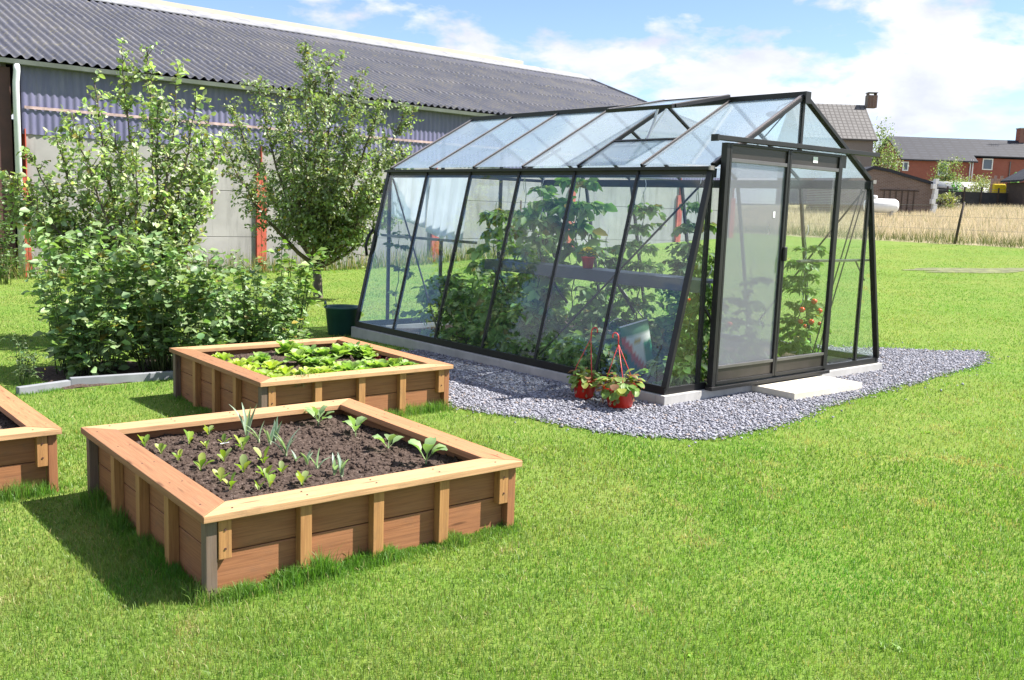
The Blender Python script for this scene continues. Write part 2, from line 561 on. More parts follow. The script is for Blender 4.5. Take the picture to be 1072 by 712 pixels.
def grid(xs, ys, zf):
    X, Y = np.meshgrid(xs, ys)
    V = np.stack([X.ravel(), Y.ravel(), zf(X, Y).ravel()], -1)
    nx, ny = len(xs), len(ys)
    i = np.arange(nx * ny).reshape(ny, nx)
    F = np.stack([i[:-1, :-1], i[:-1, 1:], i[1:, 1:], i[1:, :-1]], -1).reshape(-1, 4)
    return V, F


xs = np.concatenate([[-2500, -900, -300, -120, -60, -30], np.arange(-20, 45, .5), np.arange(45, 130, 4), [160, 300, 900, 2500]])
ys = np.concatenate([[-300, -60, -20, -8], np.arange(-3, 45, .5), np.arange(45, 130, 4), [160, 300, 900, 4000]])
V, F = grid(xs, ys, gz)
g = fast_mesh('ground', V, F, M['ground'], smooth=True); tag(g, kind='structure')

# gravel
gravel_poly = [(0.3, 3.6), (-.3, 3.5), (-1.0, 3.1), (-1.30, 2.6), (-1.38, 1.6), (-1.46, 1.10), (-1.48, .62), (-1.28, .22), (-1.16, -.42), (-.72, -.95), (0, -1.0), (.92, -.84), (1.7, -.72), (2.36, -.64), (3.2, -.6), (4.1, -.52), (5.1, -.42), (5.6, -.2), (5.95, -.02), (5.7, .14),
               (5.5, .3), (5.1, .75), (4.6, 1.1), (4.3, 2.0), (4.25, 6.0)]
gp = np.array(gravel_poly)
# subdivide and roughen the outline
pts = []
for i in range(len(gp)):
    a, b = gp[i], gp[(i + 1) % len(gp)]
    nseg = max(1, int(np.linalg.norm(b - a) / .12))
    for k in range(nseg): pts.append(a + (b - a) * k / nseg)
pts = np.array(pts)
pts += np.stack([[mnoise.noise((p[0] * 3, p[1] * 3, 1)) * .06 for p in pts], [mnoise.noise((p[0] * 3, p[1] * 3, 7)) * .06 for p in pts]], -1)
GRAVEL = pts


def inpoly(x, y, poly):
    ins = np.zeros(np.shape(x), bool)
    n = len(poly); j = n - 1
    for i in range(n):
        xi, yi = poly[i]; xj, yj = poly[j]
        c = ((yi > y) != (yj > y)) & (x < (xj - xi) * (y - yi) / (yj - yi + 1e-12) + xi)
        ins ^= c; j = i
    return ins


mb = MB(); wp = [gl2w(*p) for p in GRAVEL]
# triangulated sheet following the terrain: fine grid clipped to the outline
gx_, gy_ = np.meshgrid(np.arange(-1.7, 7.8, .06), np.arange(-1.15, 6.1, .06))
cell = inpoly(gx_ + .03, gy_ + .03, GRAVEL)
idx = np.full(gx_.shape, -1); vv = []; ff = []
ny_, nx_ = gx_.shape
for a in range(ny_ - 1):
    for b in range(nx_ - 1):
        if cell[a, b]:
            q = []
            for (da, db) in ((0, 0), (0, 1), (1, 1), (1, 0)):
                if idx[a + da, b + db] < 0:
                    idx[a + da, b + db] = len(vv)
                    X, Y = gl2w(gx_[a + da, b + db], gy_[a + da, b + db])
                    vv.append((X, Y, float(gz(X, Y)) + .006))
                q.append(idx[a + da, b + db])
            ff.append(q)
o = fast_mesh('gravel_path', np.array(vv), np.array(ff), M['gravel_base']); tag(o, kind='structure')

# pebbles
ico_v = []
tphi = (1 + 5 ** .5) / 2
for a, b in ((-1, tphi), (1, tphi), (-1, -tphi), (1, -tphi)): ico_v.append((a, b, 0))
for a, b in ((-1, tphi), (1, tphi), (-1, -tphi), (1, -tphi)): ico_v.append((0, a, b))
for a, b in ((tphi, -1), (tphi, 1), (-tphi, -1), (-tphi, 1)): ico_v.append((a, 0, b))
ico_v = np.array(ico_v); ico_v /= np.linalg.norm(ico_v[0])
ico_f = np.array([(0, 11, 5), (0, 5, 1), (0, 1, 7), (0, 7, 10), (0, 10, 11), (1, 5, 9), (5, 11, 4), (11, 10, 2), (10, 7, 6), (7, 1, 8), (3, 9, 4), (3, 4, 2), (3, 2, 6), (3, 6, 8), (3, 8, 9), (4, 9, 5), (2, 4, 11), (6, 2, 10), (8, 6, 7), (9, 8, 1)])
NP = 230000
px = rng.uniform(-1.7, 7.8, NP); py = rng.uniform(-1.15, 6.0, NP)
ok = inpoly(px + rng.normal(0, .05, NP), py + rng.normal(0, .05, NP), GRAVEL)
ok &= ~((px > 0) & (px < 3.47) & (py > .05))
ok &= (py < 2.2) | (rng.random(NP) < .4)
k2 = (rng.random(NP) < .03) & inpoly(px + rng.normal(0, .22, NP), py + rng.normal(0, .22, NP), GRAVEL) & ~((px > -.04) & (px < 3.5) & (py > -.04))
ok |= k2
px, py = px[ok], py[ok]
n = len(px)
wx, wy = gl2w(px, py)
sz = rng.gamma(5, .0011, n) + .003
rnd = ico_v[None] * (1 + rng.normal(0, .16, (n, 12, 1)))
sc = np.stack([sz * rng.uniform(.8, 1.5, n), sz * rng.uniform(.8, 1.3, n), sz * rng.uniform(.5, .9, n)], -1)
th = rng.uniform(0, 2 * PI, n); ct, st = np.cos(th)[:, None], np.sin(th)[:, None]
Vp = rnd * sc[:, None]
Vp = np.stack([Vp[..., 0] * ct - Vp[..., 1] * st, Vp[..., 0] * st + Vp[..., 1] * ct, Vp[..., 2]], -1)
Vp += np.stack([wx, wy, gz(wx, wy) + .010 + rng.uniform(0, .008, n)], -1)[:, None]
val = np.clip(rng.normal(.265, .065, n), .09, .55)
cc = np.stack([val * .97, val * .98, val * 1.12], -1)
br = rng.random(n) < .06; cc[br] *= np.array([1.25, 1.02, .8])
Fp = (ico_f[None] + (np.arange(n) * 12)[:, None, None]).reshape(-1, 3)
o = fast_mesh('gravel', Vp.reshape(-1, 3), Fp, M['pebble'], col=np.repeat(cc, 12, 0)); tag(o, kind='stuff')

# ------------------------------------------------------------------ raised beds
BW, BD, BH = 1.616, 1.757, .358
CW, CT = .145, .032


def make_bed(name, loc, rz, label, redcap=('cap_orange', 'cap_brown'), z0=0.0, drop=.22, group='wooden raised beds on the lawn'):
    root = empty(name, (loc[0], loc[1], z0), rz, label, 'raised bed', group)
    W, D = BW, BD
    zt, zb = BH, BH - CT
    # mitred cap boards
    outs = [(0, 0), (W, 0), (W, D), (0, D)]; ins_ = [(CW, CW), (W - CW, CW), (W - CW, D - CW), (CW, D - CW)]
    mats = ['cap_sheen_pale', redcap[0], 'cap_sheen_pale', redcap[1]]
    for i in range(4):
        j = (i + 1) % 4
        a, b, c, d = [np.array((*p, zb)) for p in (outs[i], outs[j], ins_[j], ins_[i])]
        dr = (b - a) / np.linalg.norm(b - a); nr = np.array((-dr[1], dr[0], 0))
        gp_ = 0.0012
        a = a + dr * gp_; b = b - dr * gp_; c = c - dr * gp_; d = d + dr * gp_
        m = MB(); r = (random.random() * 9, random.random() * 9)
        poly = [a, b, c, d]; ext = np.array((0, 0, CT + i % 2 * .0015))
        gg = [((p - a) @ dr + r[0], (p - a) @ nr + r[1], 0) for p in poly]
        P = poly + [p + ext for p in poly]; G = gg + [(x, y, CT) for x, y, z in gg]
        m.add(P, [(3, 2, 1, 0), (4, 5, 6, 7), (0, 1, 5, 4), (1, 2, 6, 5), (2, 3, 7, 6), (3, 0, 4, 7)], G)
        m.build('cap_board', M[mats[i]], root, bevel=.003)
    for i in range(4):
        j = (i + 1) % 4
        a, b = np.array(outs[i], float), np.array(outs[j], float)
        dr = (b - a) / np.linalg.norm(b - a); nr = np.array((-dr[1], dr[0]))
        for f in (.085, .29, .5, .71, .915):
            for o_ in (.045, .10):
                if f in (.085, .915) and o_ > .08: continue
                c = a + (b - a) * f + nr * o_
                MB().lathe([(.0045, 0), (.0042, .0012), (0, .0012)], (c[0], c[1], BH + .0012), 8).build('screw', M['brown_post'], root)
    # side planks (two rows of boards) behind the posts
    inset, th = .068, .026
    for i in range(4):
        j = (i + 1) % 4
        a, b = np.array(outs[i], float), np.array(outs[j], float)
        dr = (b - a) / np.linalg.norm(b - a); nr = np.array((-dr[1], dr[0]))
        e0 = inset + (th if i % 2 else 0) + .001
        for (z1, z2) in ((zb - .002 - .150, zb - .002), (-drop + .02, zb - .156)):
            p = np.array((*(a + dr * e0 + nr * (inset + th / 2)), (z1 + z2) / 2)); q = np.array((*(b - dr * e0 + nr * (inset + th / 2)), (z1 + z2) / 2))
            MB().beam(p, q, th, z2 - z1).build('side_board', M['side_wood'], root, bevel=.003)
        L = np.linalg.norm(b - a)
        pw, pt = .054, .046
        for k in range(5):
            s = inset + .03 + (L - 2 * inset - .06) * k / 4
            short = (k == 0 and i in (0, 2)) or (k == 4 and i in (0, 2))
            if k in (0, 4) and not short: s += (-.045 if k == 0 else .045)
            zlo = zb - .165 - random.random() * .02 if short else -drop + random.uniform(-.01, .02)
            c = a + dr * s + nr * (inset - pt / 2 - .001)
            mat = M['post_wood']
            if i == 3 and k in (0, 4): mat = M['grey_wood']
            if i == 1 and k in (0, 4): mat = M['side_wood']
            m = MB(); m.beam((c[0], c[1], zlo), (c[0], c[1], zb - .001), pw, pt, up=(nr[0], nr[1], 0))
            m.build('post', mat, root, bevel=.002)
            if short:
                for zz in (zb - .045, zb - .125):
                    m = MB(); m.tube([(c[0] - nr[0] * (pt / 2 - .002), c[1] - nr[1] * (pt / 2 - .002), zz), (c[0] - nr[0] * (pt / 2 + .003), c[1] - nr[1] * (pt / 2 + .003), zz)], .005, 8)
                    m.build('screw', M['brown_post'], root)
    return root


def bl2w(loc, rz, x, y):
    c, s = math.cos(rz), math.sin(rz)
    return loc[0] + c * x - s * y, loc[1] + s * x + c * y


def soil_h(x, y, k=0.0):
    return (mnoise.noise((x * 3.1, y * 3.1, k)) * .018 + mnoise.noise((x * 11, y * 11, k + 3)) * .010 + mnoise.noise((x * 31, y * 31, k + 5)) * .007)


def make_soil(loc, rz, z, k, label, ncl=3500):
    N = 150
    xs = np.linspace(.098, BW - .098, N); ys = np.linspace(.098, BD - .098, N)
    zf = lambda X, Y: z + np.array([[soil_h(a, b, k) + mnoise.noise((a * 75, b * 75, k)) * .006 for a, b in zip(r1, r2)] for r1, r2 in zip(X, Y)])
    V, F = grid(xs, ys, zf)
    # crumbs
    n = ncl
    cx, cy = rng.uniform(.11, BW - .11, n), rng.uniform(.11, BD - .11, n)
    cz = np.array([z + soil_h(a, b, k) for a, b in zip(cx, cy)])
    s = rng.gamma(1.25, .0026, n) + .0012
    C = ico_v[None] * (1 + rng.normal(0, .32, (n, 12, 1))) * s[:, None, None] * rng.uniform(.6, 1.3, (n, 1, 3)) + np.stack([cx, cy, cz + s * .3], -1)[:, None]
    # skirt below so that the soil has depth
    c, sn = math.cos(rz), math.sin(rz)
    allV = np.concatenate([V, C.reshape(-1, 3)])
    Wv = np.stack([loc[0] + c * allV[:, 0] - sn * allV[:, 1], loc[1] + sn * allV[:, 0] + c * allV[:, 1], allV[:, 2]], -1)
    Ft = np.concatenate([F[:, [0, 1, 2]], F[:, [0, 2, 3]], (ico_f[None] + len(V) + (np.arange(n) * 12)[:, None, None]).reshape(-1, 3)])
    o = fast_mesh('soil', Wv, Ft, M['soil'])
    tag(o, label, 'soil', kind='stuff')
    return o


BED1 = ((-1.1844, 3.6096), .6767); BED2 = ((-1.7028, 6.4012), .6849)
make_bed('raised_bed', BED1[0], BED1[1], 'wooden raised bed with seedlings and leeks in bare soil, nearest to the camera')
make_bed('raised_bed', BED2[0], BED2[1], 'wooden raised bed crowded with leafy lettuces, beside the greenhouse')
b3 = np.array(gnd(65, 448.7, .31))
c3, s3 = math.cos(.70), math.sin(.70)
BED3 = ((b3[0] - c3 * BW, b3[1] - s3 * BW), .70)
make_bed('raised_bed', BED3[0], BED3[1], 'wooden raised bed cut off by the left edge of the photo', z0=.31 - BH, drop=.25)
make_soil(*BED1, .275, 1.0, 'dark crumbly soil in the nearest raised bed', 5200)
make_soil(*BED2, .285, 21.0, 'dark soil under the lettuces in the raised bed by the greenhouse', 2000)
make_soil(*BED3, .235, 41.0, 'dark soil in the raised bed at the left edge', 1500)


# ------------------------------------------------------------------ leaves and vegetables
def leaf(mb, base, d, length, width, bend=.6, cup=.25, up=(0, 0, 1), nseg=5, shape=None, stalk=0.0, ruffle=0.0):
    """a curved blade with three vertices across; d = starting direction; bend = how far it droops"""
    base = np.asarray(base, float); d, s, u = basis(d, up)
    prof = shape or [.25, .8, 1.0, .8, .05]
    prof = np.interp(np.linspace(0, 1, nseg + 1), np.linspace(0, 1, len(prof) + 1), [.12] + list(prof))
    P, Fc = [], []
    p = base.copy(); ang = 0
    if stalk:
        q = base + d * stalk
        w = .0025
        P += [base - s * w, base + s * w, q + s * w, q - s * w]; Fc.append((0, 1, 2, 3)); p = q
    o = len(P)
    step = length / nseg
    for i in range(nseg + 1):
        dd = d * math.cos(ang) - u * math.sin(ang); uu = u * math.cos(ang) + d * math.sin(ang)
        w = width / 2 * prof[i]
        r1, r2 = (random.uniform(-ruffle, ruffle), random.uniform(-ruffle, ruffle))
        P += [p - s * w + uu * (w * cup + r1), p, p + s * w + uu * (w * cup + r2)]
        p = p + dd * step; ang += bend / nseg
    for i in range(nseg):
        a = o + i * 3
        Fc += [(a, a + 1, a + 4, a + 3), (a + 1, a + 2, a + 5, a + 4)]
    mb.add(P, Fc)
    return P


class Plant:
    """collects leaves with colours; built with the mesh class above"""
    def __init__(self): self.m = MB()

    def leaf(self, col, *a, **k):
        n0 = len(self.m.v); leaf(self.m, *a, **k); self.m.c[n0:] = [tuple(col)] * (len(self.m.v) - n0)

    def build(self, name, mat): return self.m.build(name, mat, smooth=True)


def jit(c, v=.15):
    k = random.uniform(1 - v, 1 + v)
    return (c[0] * k * random.uniform(.94, 1.06), c[1] * k, c[2] * k * random.uniform(.9, 1.1))


def hdir(a, el):
    return (math.cos(a) * math.cos(el), math.sin(a) * math.cos(el), math.sin(el))


def seedling_mesh(k, size=1.0):
    p = Plant(); n = random.choice([3, 4, 4, 5])
    a0 = random.random() * 6
    for i in range(n):
        a = a0 + i * 2.4; L = size * random.uniform(.036, .066)
        p.leaf(jit(random.choice([(.26, .38, .05), (.36, .44, .15), (.21, .35, .05), (.32, .38, .08)]), .2), (0, 0, 0), hdir(a, R(random.uniform(45, 82))), L, L * random.uniform(.45, .62), bend=random.uniform(.1, .9), cup=.35, stalk=.012, shape=[.3, .75, 1, .95, .4])
    return p.build('lettuce_seedling', M['veg'])


def leek_mesh(h, n):
    p = Plant()
    a0 = random.random() * 6
    for i in range(n):
        a = a0 + i * PI + random.uniform(-.4, .4); L = h * random.uniform(.65, 1.0)
        p.leaf(jit((.36, .46, .36), .18), (random.uniform(-.004, .004), random.uniform(-.004, .004), -.005), hdir(a, R(random.uniform(64, 87))), L, .019, bend=random.uniform(0, 1.1), cup=.5, nseg=6, shape=[.8, 1, 1, .8, .5, .08])
    p.m.tube([(0, 0, -.01), (0, 0, .02)], [.006, .005], 6, col=(.55, .6, .42))
    return p.build('leek', M['veg'])


def cabbage_mesh(n, size):
    p = Plant(); a0 = random.random() * 6
    for i in range(n):
        a = a0 + i * 2.4; el = R(random.uniform(30, 75)); st = size * random.uniform(.3, .55)
        p.leaf(jit((.27, .40, .17), .2), (0, 0, .02), hdir(a, el), size * .75, size * .55, bend=random.uniform(.5, 1.4), cup=.3, stalk=st, shape=[.5, .9, 1, .9, .45], ruffle=.004, nseg=6)
    p.m.tube([(0, 0, -.02), (0, 0, .03)], [.005, .004], 6, col=(.3, .38, .2))
    return p.build('cabbage_seedling', M['veg'])


def head_mesh(size, col, n=18):
    p = Plant()
    for i in range(n):
        a = i * 2.4 + random.uniform(-.2, .2); t = i / n
        el = R(12 + 60 * t + random.uniform(-8, 8)); L = size * random.uniform(.75, 1.05) * (1 - .3 * t)
        p.leaf(jit(col, .22), (0, 0, .01), hdir(a, el), L, L * random.uniform(.7, .9), bend=random.uniform(.2, 1.0), cup=.35, nseg=5, shape=[.45, .85, 1, .95, .55], ruffle=.006 * size / .14)
    return p.build('lettuce', M['veg'])


def bedz(loc, rz, z, k, P):
    dx, dy = P[0] - loc[0], P[1] - loc[1]; c, s = math.cos(rz), math.sin(rz)
    x, y = dx * c + dy * s, -dx * s + dy * c
    return x, y, z + soil_h(x, y, k)


def put(o, P, loc, rz, z, k, sink=.0):
    x, y, zz = bedz(loc, rz, z, k, P)
    o.location = (P[0], P[1], zz - sink)
    return x, y


def dup(o):
    c = o.copy(); COL.objects.link(c); return c


# nearest bed: seedlings, row by row from the back left corner
seed_px = [
    (151.7, 466, 1.0, 'pale lettuce seedling alone in the back left corner of the nearest raised bed'),
    (168.7, 474, .9, 'lettuce seedling second from the back along the left cap board of the nearest bed'),
    (186.5, 482, 1.0, 'wide lettuce seedling third from the back along the left cap board of the nearest bed'),
    (198, 466, 1.35, 'tall upright bright green seedling, biggest at the back left of the nearest bed'),
    (205, 446, .5, 'tiny seedling under the back cap board of the nearest raised bed'),
    (210, 491, 1.15, 'sprawling seedling with one upright leaf at mid left of the nearest bed'),
    (216.6, 472, .8, 'thin grey-green seedling behind the sprawling one in the nearest bed'),
    (218, 456, 1.1, 'low spreading pale seedling near the back board, left of the tall leek'),
    (233.6, 466, 1.0, 'leafy seedling beside a white plant tag in the nearest bed'),
    (234.4, 483, 1.0, 'narrow upright seedling just in front of the white plant tag'),
    (254, 473, 1.2, 'round-leaved seedling below the tall leek in the nearest bed'),
    (254.8, 492, 1.25, 'cupped seedling with a dark shadow beside it in mid bed'),
    (231.5, 503, 1.15, 'seedling in the front left group, behind its frontmost neighbour'),
    (241, 514, 1.3, 'frontmost seedling of the left group, closest to the near left corner'),
    (276, 484, 1.25, 'twin-leaved seedling in the middle, behind the one with a white leaf'),
    (278, 501, 1.1, 'seedling with a nearly white lower leaf in mid bed'),
    (295, 495, .9, 'yellowing flopped seedling with one leaf lying on the soil'),
    (316.5, 509, 1.35, 'large single-leaf seedling at the front board of the nearest bed'),
    (282.5, 514, 1.15, 'seedling against the front cap board, left of the large single-leaf one'),
    (270.5, 516, .75, 'small pale seedling half hidden behind the front cap board'),
]
protos = [seedling_mesh(i) for i in range(5)]
used = set()
for i, (x, y, s, lab) in enumerate(seed_px):
    k = i % 5
    o = protos[k] if k not in used else dup(protos[k]); used.add(k)
    put(o, gnd(x, y, .278), *BED1, .275, 1.0)
    o.rotation_euler = (0, 0, random.random() * 6.28); o.scale = (s, s, s)
    tag(o, lab, 'seedling', 'lettuce seedlings in the nearest raised bed')
leek_px = [(258, 457, .24, 4, 'tallest leek, at the back board of the nearest raised bed'), (271, 461, .17, 3, 'slim leek right next to the tallest leek'),
           (283, 465, .13, 4, 'drooping leek left of the thickest leek clump'), (288, 461, .19, 3, 'upright narrow leek behind the thickest leek clump'), (299.5, 478, .19, 8, 'thickest leek clump in the middle of the nearest bed'),
           (310, 482, .08, 3, 'short leek just right of the thickest leek clump'), (321, 485, .12, 4, 'small upright leek between the thick clump and the forked leek'),
           (332, 491, .13, 3, 'forked leek with one leaf leaning far to the right'), (350, 497, .13, 5, 'leek second from the right end of the leek row'), (357.5, 499, .15, 5, 'rightmost leek of the row, next to the front cap board')]
for x, y, hh, n, lab in leek_px:
    o = leek_mesh(hh, n); put(o, gnd(x, y, .278), *BED1, .275, 1.0); tag(o, lab, 'leek', 'leeks in the nearest raised bed')
cab_px = [(333.4, 444.5, 7, .105, 'broad cabbage seedling at the back right, beside the back cap board'), (372, 457, 6, .10, 'grey-green cabbage seedling second in the right-hand row'),
          (406.5, 470, 5, .10, 'thin-stalked cabbage seedling third in the right-hand row'), (446, 487, 6, .115, 'cabbage seedling nearest the right corner of the front bed')]
for x, y, n, s, lab in cab_px:
    o = cabbage_mesh(n, s); put(o, gnd(x, y, .278), *BED1, .275, 1.0); tag(o, lab, 'cabbage', 'young cabbages in the nearest raised bed')
# a white plant tag lying on the soil
P = gnd(230.5, 467, .278)
o = MB().beam((0, 0, 0), (.045, .01, .008), .012, .002).build('plant_tag', M['white_plastic']); o.location = (P[0], P[1], .29)
tag(o, 'small white plant tag lying on the soil of the nearest bed', 'plant tag')

# bed by the greenhouse
def far_px(x, y): return 200 + x / 3.9, 355 + y / 3.9
rows = [('back', 'leafy', [(390, 60), (435, 50), (480, 70), (545, 75), (600, 70), (660, 65), (705, 70), (760, 72)]),
        ('second', 'leafy', [(285, 95), (340, 115), (440, 98), (505, 108), (565, 125), (625, 138), (685, 128), (725, 122)]),
        ('third', 'leafy', [(745, 155), (830, 128), (870, 145), (905, 133), (640, 160), (690, 165), (800, 165), (855, 160)]),
        ('left', 'flat', [(90, 92), (130, 98), (195, 118), (245, 140), (300, 152), (345, 170), (385, 150), (235, 108), (330, 130)]),
        ('front', 'flat', [(480, 165), (515, 172), (550, 165), (600, 195), (630, 190), (445, 160)])]
rowtxt = {'back': 'in the back row of the greenhouse-side bed', 'second': 'in the second row from the back', 'third': 'in the right half of the lettuce bed', 'left': 'in the left half of the lettuce bed', 'front': 'along the front cap board of the lettuce bed'}
ords = ['first', 'second', 'third', 'fourth', 'fifth', 'sixth', 'seventh', 'eighth', 'ninth']
hp = [head_mesh(.15, (.30, .44, .11), 18), head_mesh(.155, (.34, .47, .13), 16), head_mesh(.14, (.26, .40, .11), 20)]
fp_ = [head_mesh(.15, (.40, .50, .09), 9), head_mesh(.14, (.34, .46, .08), 8)]
rp = [head_mesh(.07, (.14, .03, .035), 13), head_mesh(.065, (.17, .05, .035), 12)]
uh, uf = set(), set()
cnt = 0
for rname, kind, lst in rows:
    lst = sorted(lst)
    for i, (x, y) in enumerate(lst):
        pr = hp if kind == 'leafy' else fp_; us = uh if kind == 'leafy' else uf
        k = cnt % len(pr); cnt += 1
        o = pr[k] if k not in us else dup(pr[k]); us.add(k)
        P = gnd(*far_px(x, y), .30)
        lx, ly, _ = bedz(*BED2, .285, 21.0, P)
        lx = min(max(lx, .23), BW - .23); ly = min(max(ly, .24), BD - .24)
        P = np.array((*bl2w(*BED2, lx, ly), 0))
        put(o, P, *BED2, .285, 21.0)
        s = random.uniform(.62, 1.0) * (1.0 if kind == 'leafy' else .9)
        o.rotation_euler = (0, 0, random.random() * 6.28); o.scale = (s, s, s * random.uniform(1.15, 1.6))
        if kind == 'leafy':
            lab = f'leafy green lettuce {rowtxt[rname]}, {ords[i]} from the left'
        else:
            lab = f'flat yellow-green lettuce {rowtxt[rname]}, {ords[i]} from the left'
        tag(o, lab, 'lettuce', 'green lettuces in the raised bed by the greenhouse')
used = set()
for i, (x, y) in enumerate(sorted([(815, 75), (850, 85), (885, 98), (960, 115), (985, 138), (1040, 135), (830, 92)])):
    k = i % 2
    o = rp[k] if k not in used else dup(rp[k]); used.add(k)
    P = gnd(*far_px(x, y), .30)
    lx, ly, _ = bedz(*BED2, .285, 21.0, P); lx = min(max(lx, .17), BW - .17); ly = min(max(ly, .17), BD - .17)
    put(o, np.array((*bl2w(*BED2, lx, ly), 0)), *BED2, .285, 21.0); o.rotation_euler = (0, 0, random.random() * 6)
    tag(o, f'dark red lettuce by the right-hand cap board, {ords[i]} from the left', 'lettuce', 'red lettuces in the raised bed by the greenhouse')
p = Plant()
for i in range(26):
    a = random.random() * 6.28; r = random.random() * .07
    p.leaf(jit((.16, .26, .10)), (math.cos(a) * r, math.sin(a) * r, 0), hdir(random.random() * 6.28, R(random.uniform(60, 88))), random.uniform(.07, .14), .006, bend=random.uniform(0, .8), nseg=4)
o = p.build('chives', M['veg']); P = gnd(317, 403, .30); put(o, P, *BED2, .285, 21.0)
tag(o, 'thin grassy onion tuft at the front corner of the bed by the greenhouse', 'chives')


# ------------------------------------------------------------------ greenhouse
Wb, GL, ZF, EI, ZE, ZR = 3.468, 4.9, .095, .452, 1.996, 2.706
gh = empty('greenhouse', (GX, GY, 0), GYAW, 'dark framed glass greenhouse with sloping sides and an open roof vent', 'greenhouse')
NB = 6
ys_ = [GL * i / NB for i in range(NB + 1)]


def LS(y, t=0.0, off=0.0):        # left slope: t 0 at the base, 1 at the eave
    return np.array((EI * t, y, ZF + (ZE - ZF) * t))


def RS(y, t): p = LS(y, t); p[0] = Wb - p[0]; return p
def LR(y, t): return np.array((EI + (Wb / 2 - EI) * t, y, ZE + (ZR - ZE) * t))
def RR(y, t): p = LR(y, t); p[0] = Wb - p[0]; return p


n_ls = np.array((-(ZE - ZF), 0, EI)); n_ls /= np.linalg.norm(n_ls)
n_rs = n_ls * (-1, 1, 1)
n_lr = np.array((-(ZR - ZE), 0, Wb / 2 - EI)); n_lr /= np.linalg.norm(n_lr)
n_rr = n_lr * (-1, 1, 1)

# concrete kerb under the frame
m = MB(); e = .035; t_ = .10
m.box((Wb / 2, t_ / 2 - e, -.10), (Wb + 2 * e, t_, ZF * 2 + .2 - .19 + .19)); 
m = MB()
hk = ZF + .28
for c, s in (((Wb / 2, -e + t_ / 2, ZF - hk / 2), (Wb + 2 * e, t_, hk)), ((Wb / 2, GL + e - t_ / 2, ZF - hk / 2), (Wb + 2 * e, t_, hk)),
             ((-e + t_ / 2, GL / 2, ZF - hk / 2 - .001), (t_, GL + 2 * e - 2 * t_ - .002, hk)), ((Wb + e - t_ / 2, GL / 2, ZF - hk / 2 - .001), (t_, GL + 2 * e - 2 * t_ - .002, hk))):
    m.box(c, s)
m.build('foundation', M['concrete'], gh, bevel=.004)
# soil inside
V, F = grid(np.linspace(.07, Wb - .07, 30), np.linspace(.07, GL - .07, 40), lambda X, Y: .05 + .03 * np.sin(X * 5) * np.sin(Y * 4))
Wv = np.stack([GX + GU[0] * V[:, 0] + GV[0] * V[:, 1], GY + GU[1] * V[:, 0] + GV[1] * V[:, 1], V[:, 2]], -1)
o = fast_mesh('greenhouse_soil', Wv, F, M['soil'], smooth=True); tag(o, 'brown soil on the greenhouse floor behind the glass', 'soil', kind='stuff')

bar = lambda name, p, q, w, h, up=(0, 0, 1), mat='frame', par=gh: MB().beam(p, q, w, h, up).build(name, M[mat], par, bevel=.002)
# base rails
dz = np.array((0, 0, .035))
bar('base_rail', LS(-.0, 0) + dz + (.025, 0, 0), LS(GL, 0) + dz + (.025, 0, 0), .05, .068)
bar('base_rail', RS(-.0, 0) + dz + (-.025, 0, 0), RS(GL, 0) + dz + (-.025, 0, 0), .05, .068)
bar('base_rail', (.052, .022, ZF + .03), (Wb - .052, .022, ZF + .03), .042, .058)
bar('base_rail', (.052, GL - .022, ZF + .035), (Wb - .052, GL - .022, ZF + .035), .042, .068)
# side bars and roof bars
BT = .036
for i, y in enumerate(ys_):
    end = i in (0, NB)
    w = .055 if end else .028
    yy = y + (.012 if i == 0 else (-.012 if i == NB else 0))
    nm = 'corner_bar' if end else 'glazing_bar'
    for S, nn in ((LS, n_ls), (RS, n_rs)):
        bar(nm, S(yy, .03) - nn * .004, S(yy, .985) - nn * .004, w, BT, nn)
    nm = 'gable_rafter' if end else 'roof_bar'
    for S, nn in ((LR, n_lr), (RR, n_rr)):
        a = bar(nm, S(yy, .02), S(yy, .985), w, BT, nn)
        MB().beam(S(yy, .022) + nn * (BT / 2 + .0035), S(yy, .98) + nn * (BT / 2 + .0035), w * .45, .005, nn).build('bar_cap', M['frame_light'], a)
# eave gutters, ridge
for S, sg in ((LS, -1), (RS, 1)):
    p0, p1 = S(-.02, 1), S(GL + .02, 1)
    bar('eave_beam', p0 + (-sg * .012, 0, -.05), p1 + (-sg * .012, 0, -.05), .05, .075)
    gtr = bar('eave_gutter', p0 + (sg * .028, 0, -.012), p1 + (sg * .028, 0, -.012), .055, .030)
    MB().beam(p0 + (sg * .03, -.006, -.010), p0 + (sg * .03, .012, -.010), .06, .036).build('gutter_end', M['frame_light'], gtr)
bar('ridge_bar', (Wb / 2, -.025, ZR + .005), (Wb / 2, GL + .02, ZR + .005), .07, .06)
MB().box((Wb / 2, -.03, ZR - .02), (.085, .014, .11)).build('ridge_cap', M['frame'], gh, bevel=.003)
# gable studs
topx = lambda x: ZE + (ZR - ZE) * (1 - abs(x - Wb / 2) / (Wb / 2 - EI)) if EI <= x <= Wb - EI else ZE * min(x, Wb - x) / EI
for y, sgn in ((.018, 1), (GL - .018, -1)):
    for x in (EI, Wb - EI):
        bar('gable_stud', (x, y, ZF + .06), (x, y, ZE - .01), .034, .034, (0, 1, 0))
    xs2 = (Wb / 2,) if sgn == 1 else (1.25, Wb - 1.25)
    for x in xs2:
        bar('gable_stud', (x, y, 2.2 if sgn == 1 else ZF + .07), (x, y, topx(x) - .03), .036, .034, (0, 1, 0))
bar('gable_rail', (EI, GL - .02, ZE - .02), (Wb - EI, GL - .02, ZE - .02), .034, .04)
bar('gable_rail', (.62, .022, 2.135), (2.28, .022, 2.135), .034, .05)
gr_ = bar('gable_rail', (1.92, .06, 1.19), (3.18, .06, 1.19), .05, .022, mat='rail')
MB().beam((2.96, .062, 1.178), (3.16, .062, .98), .012, .012).build('rail_brace', M['rail'], gr_)
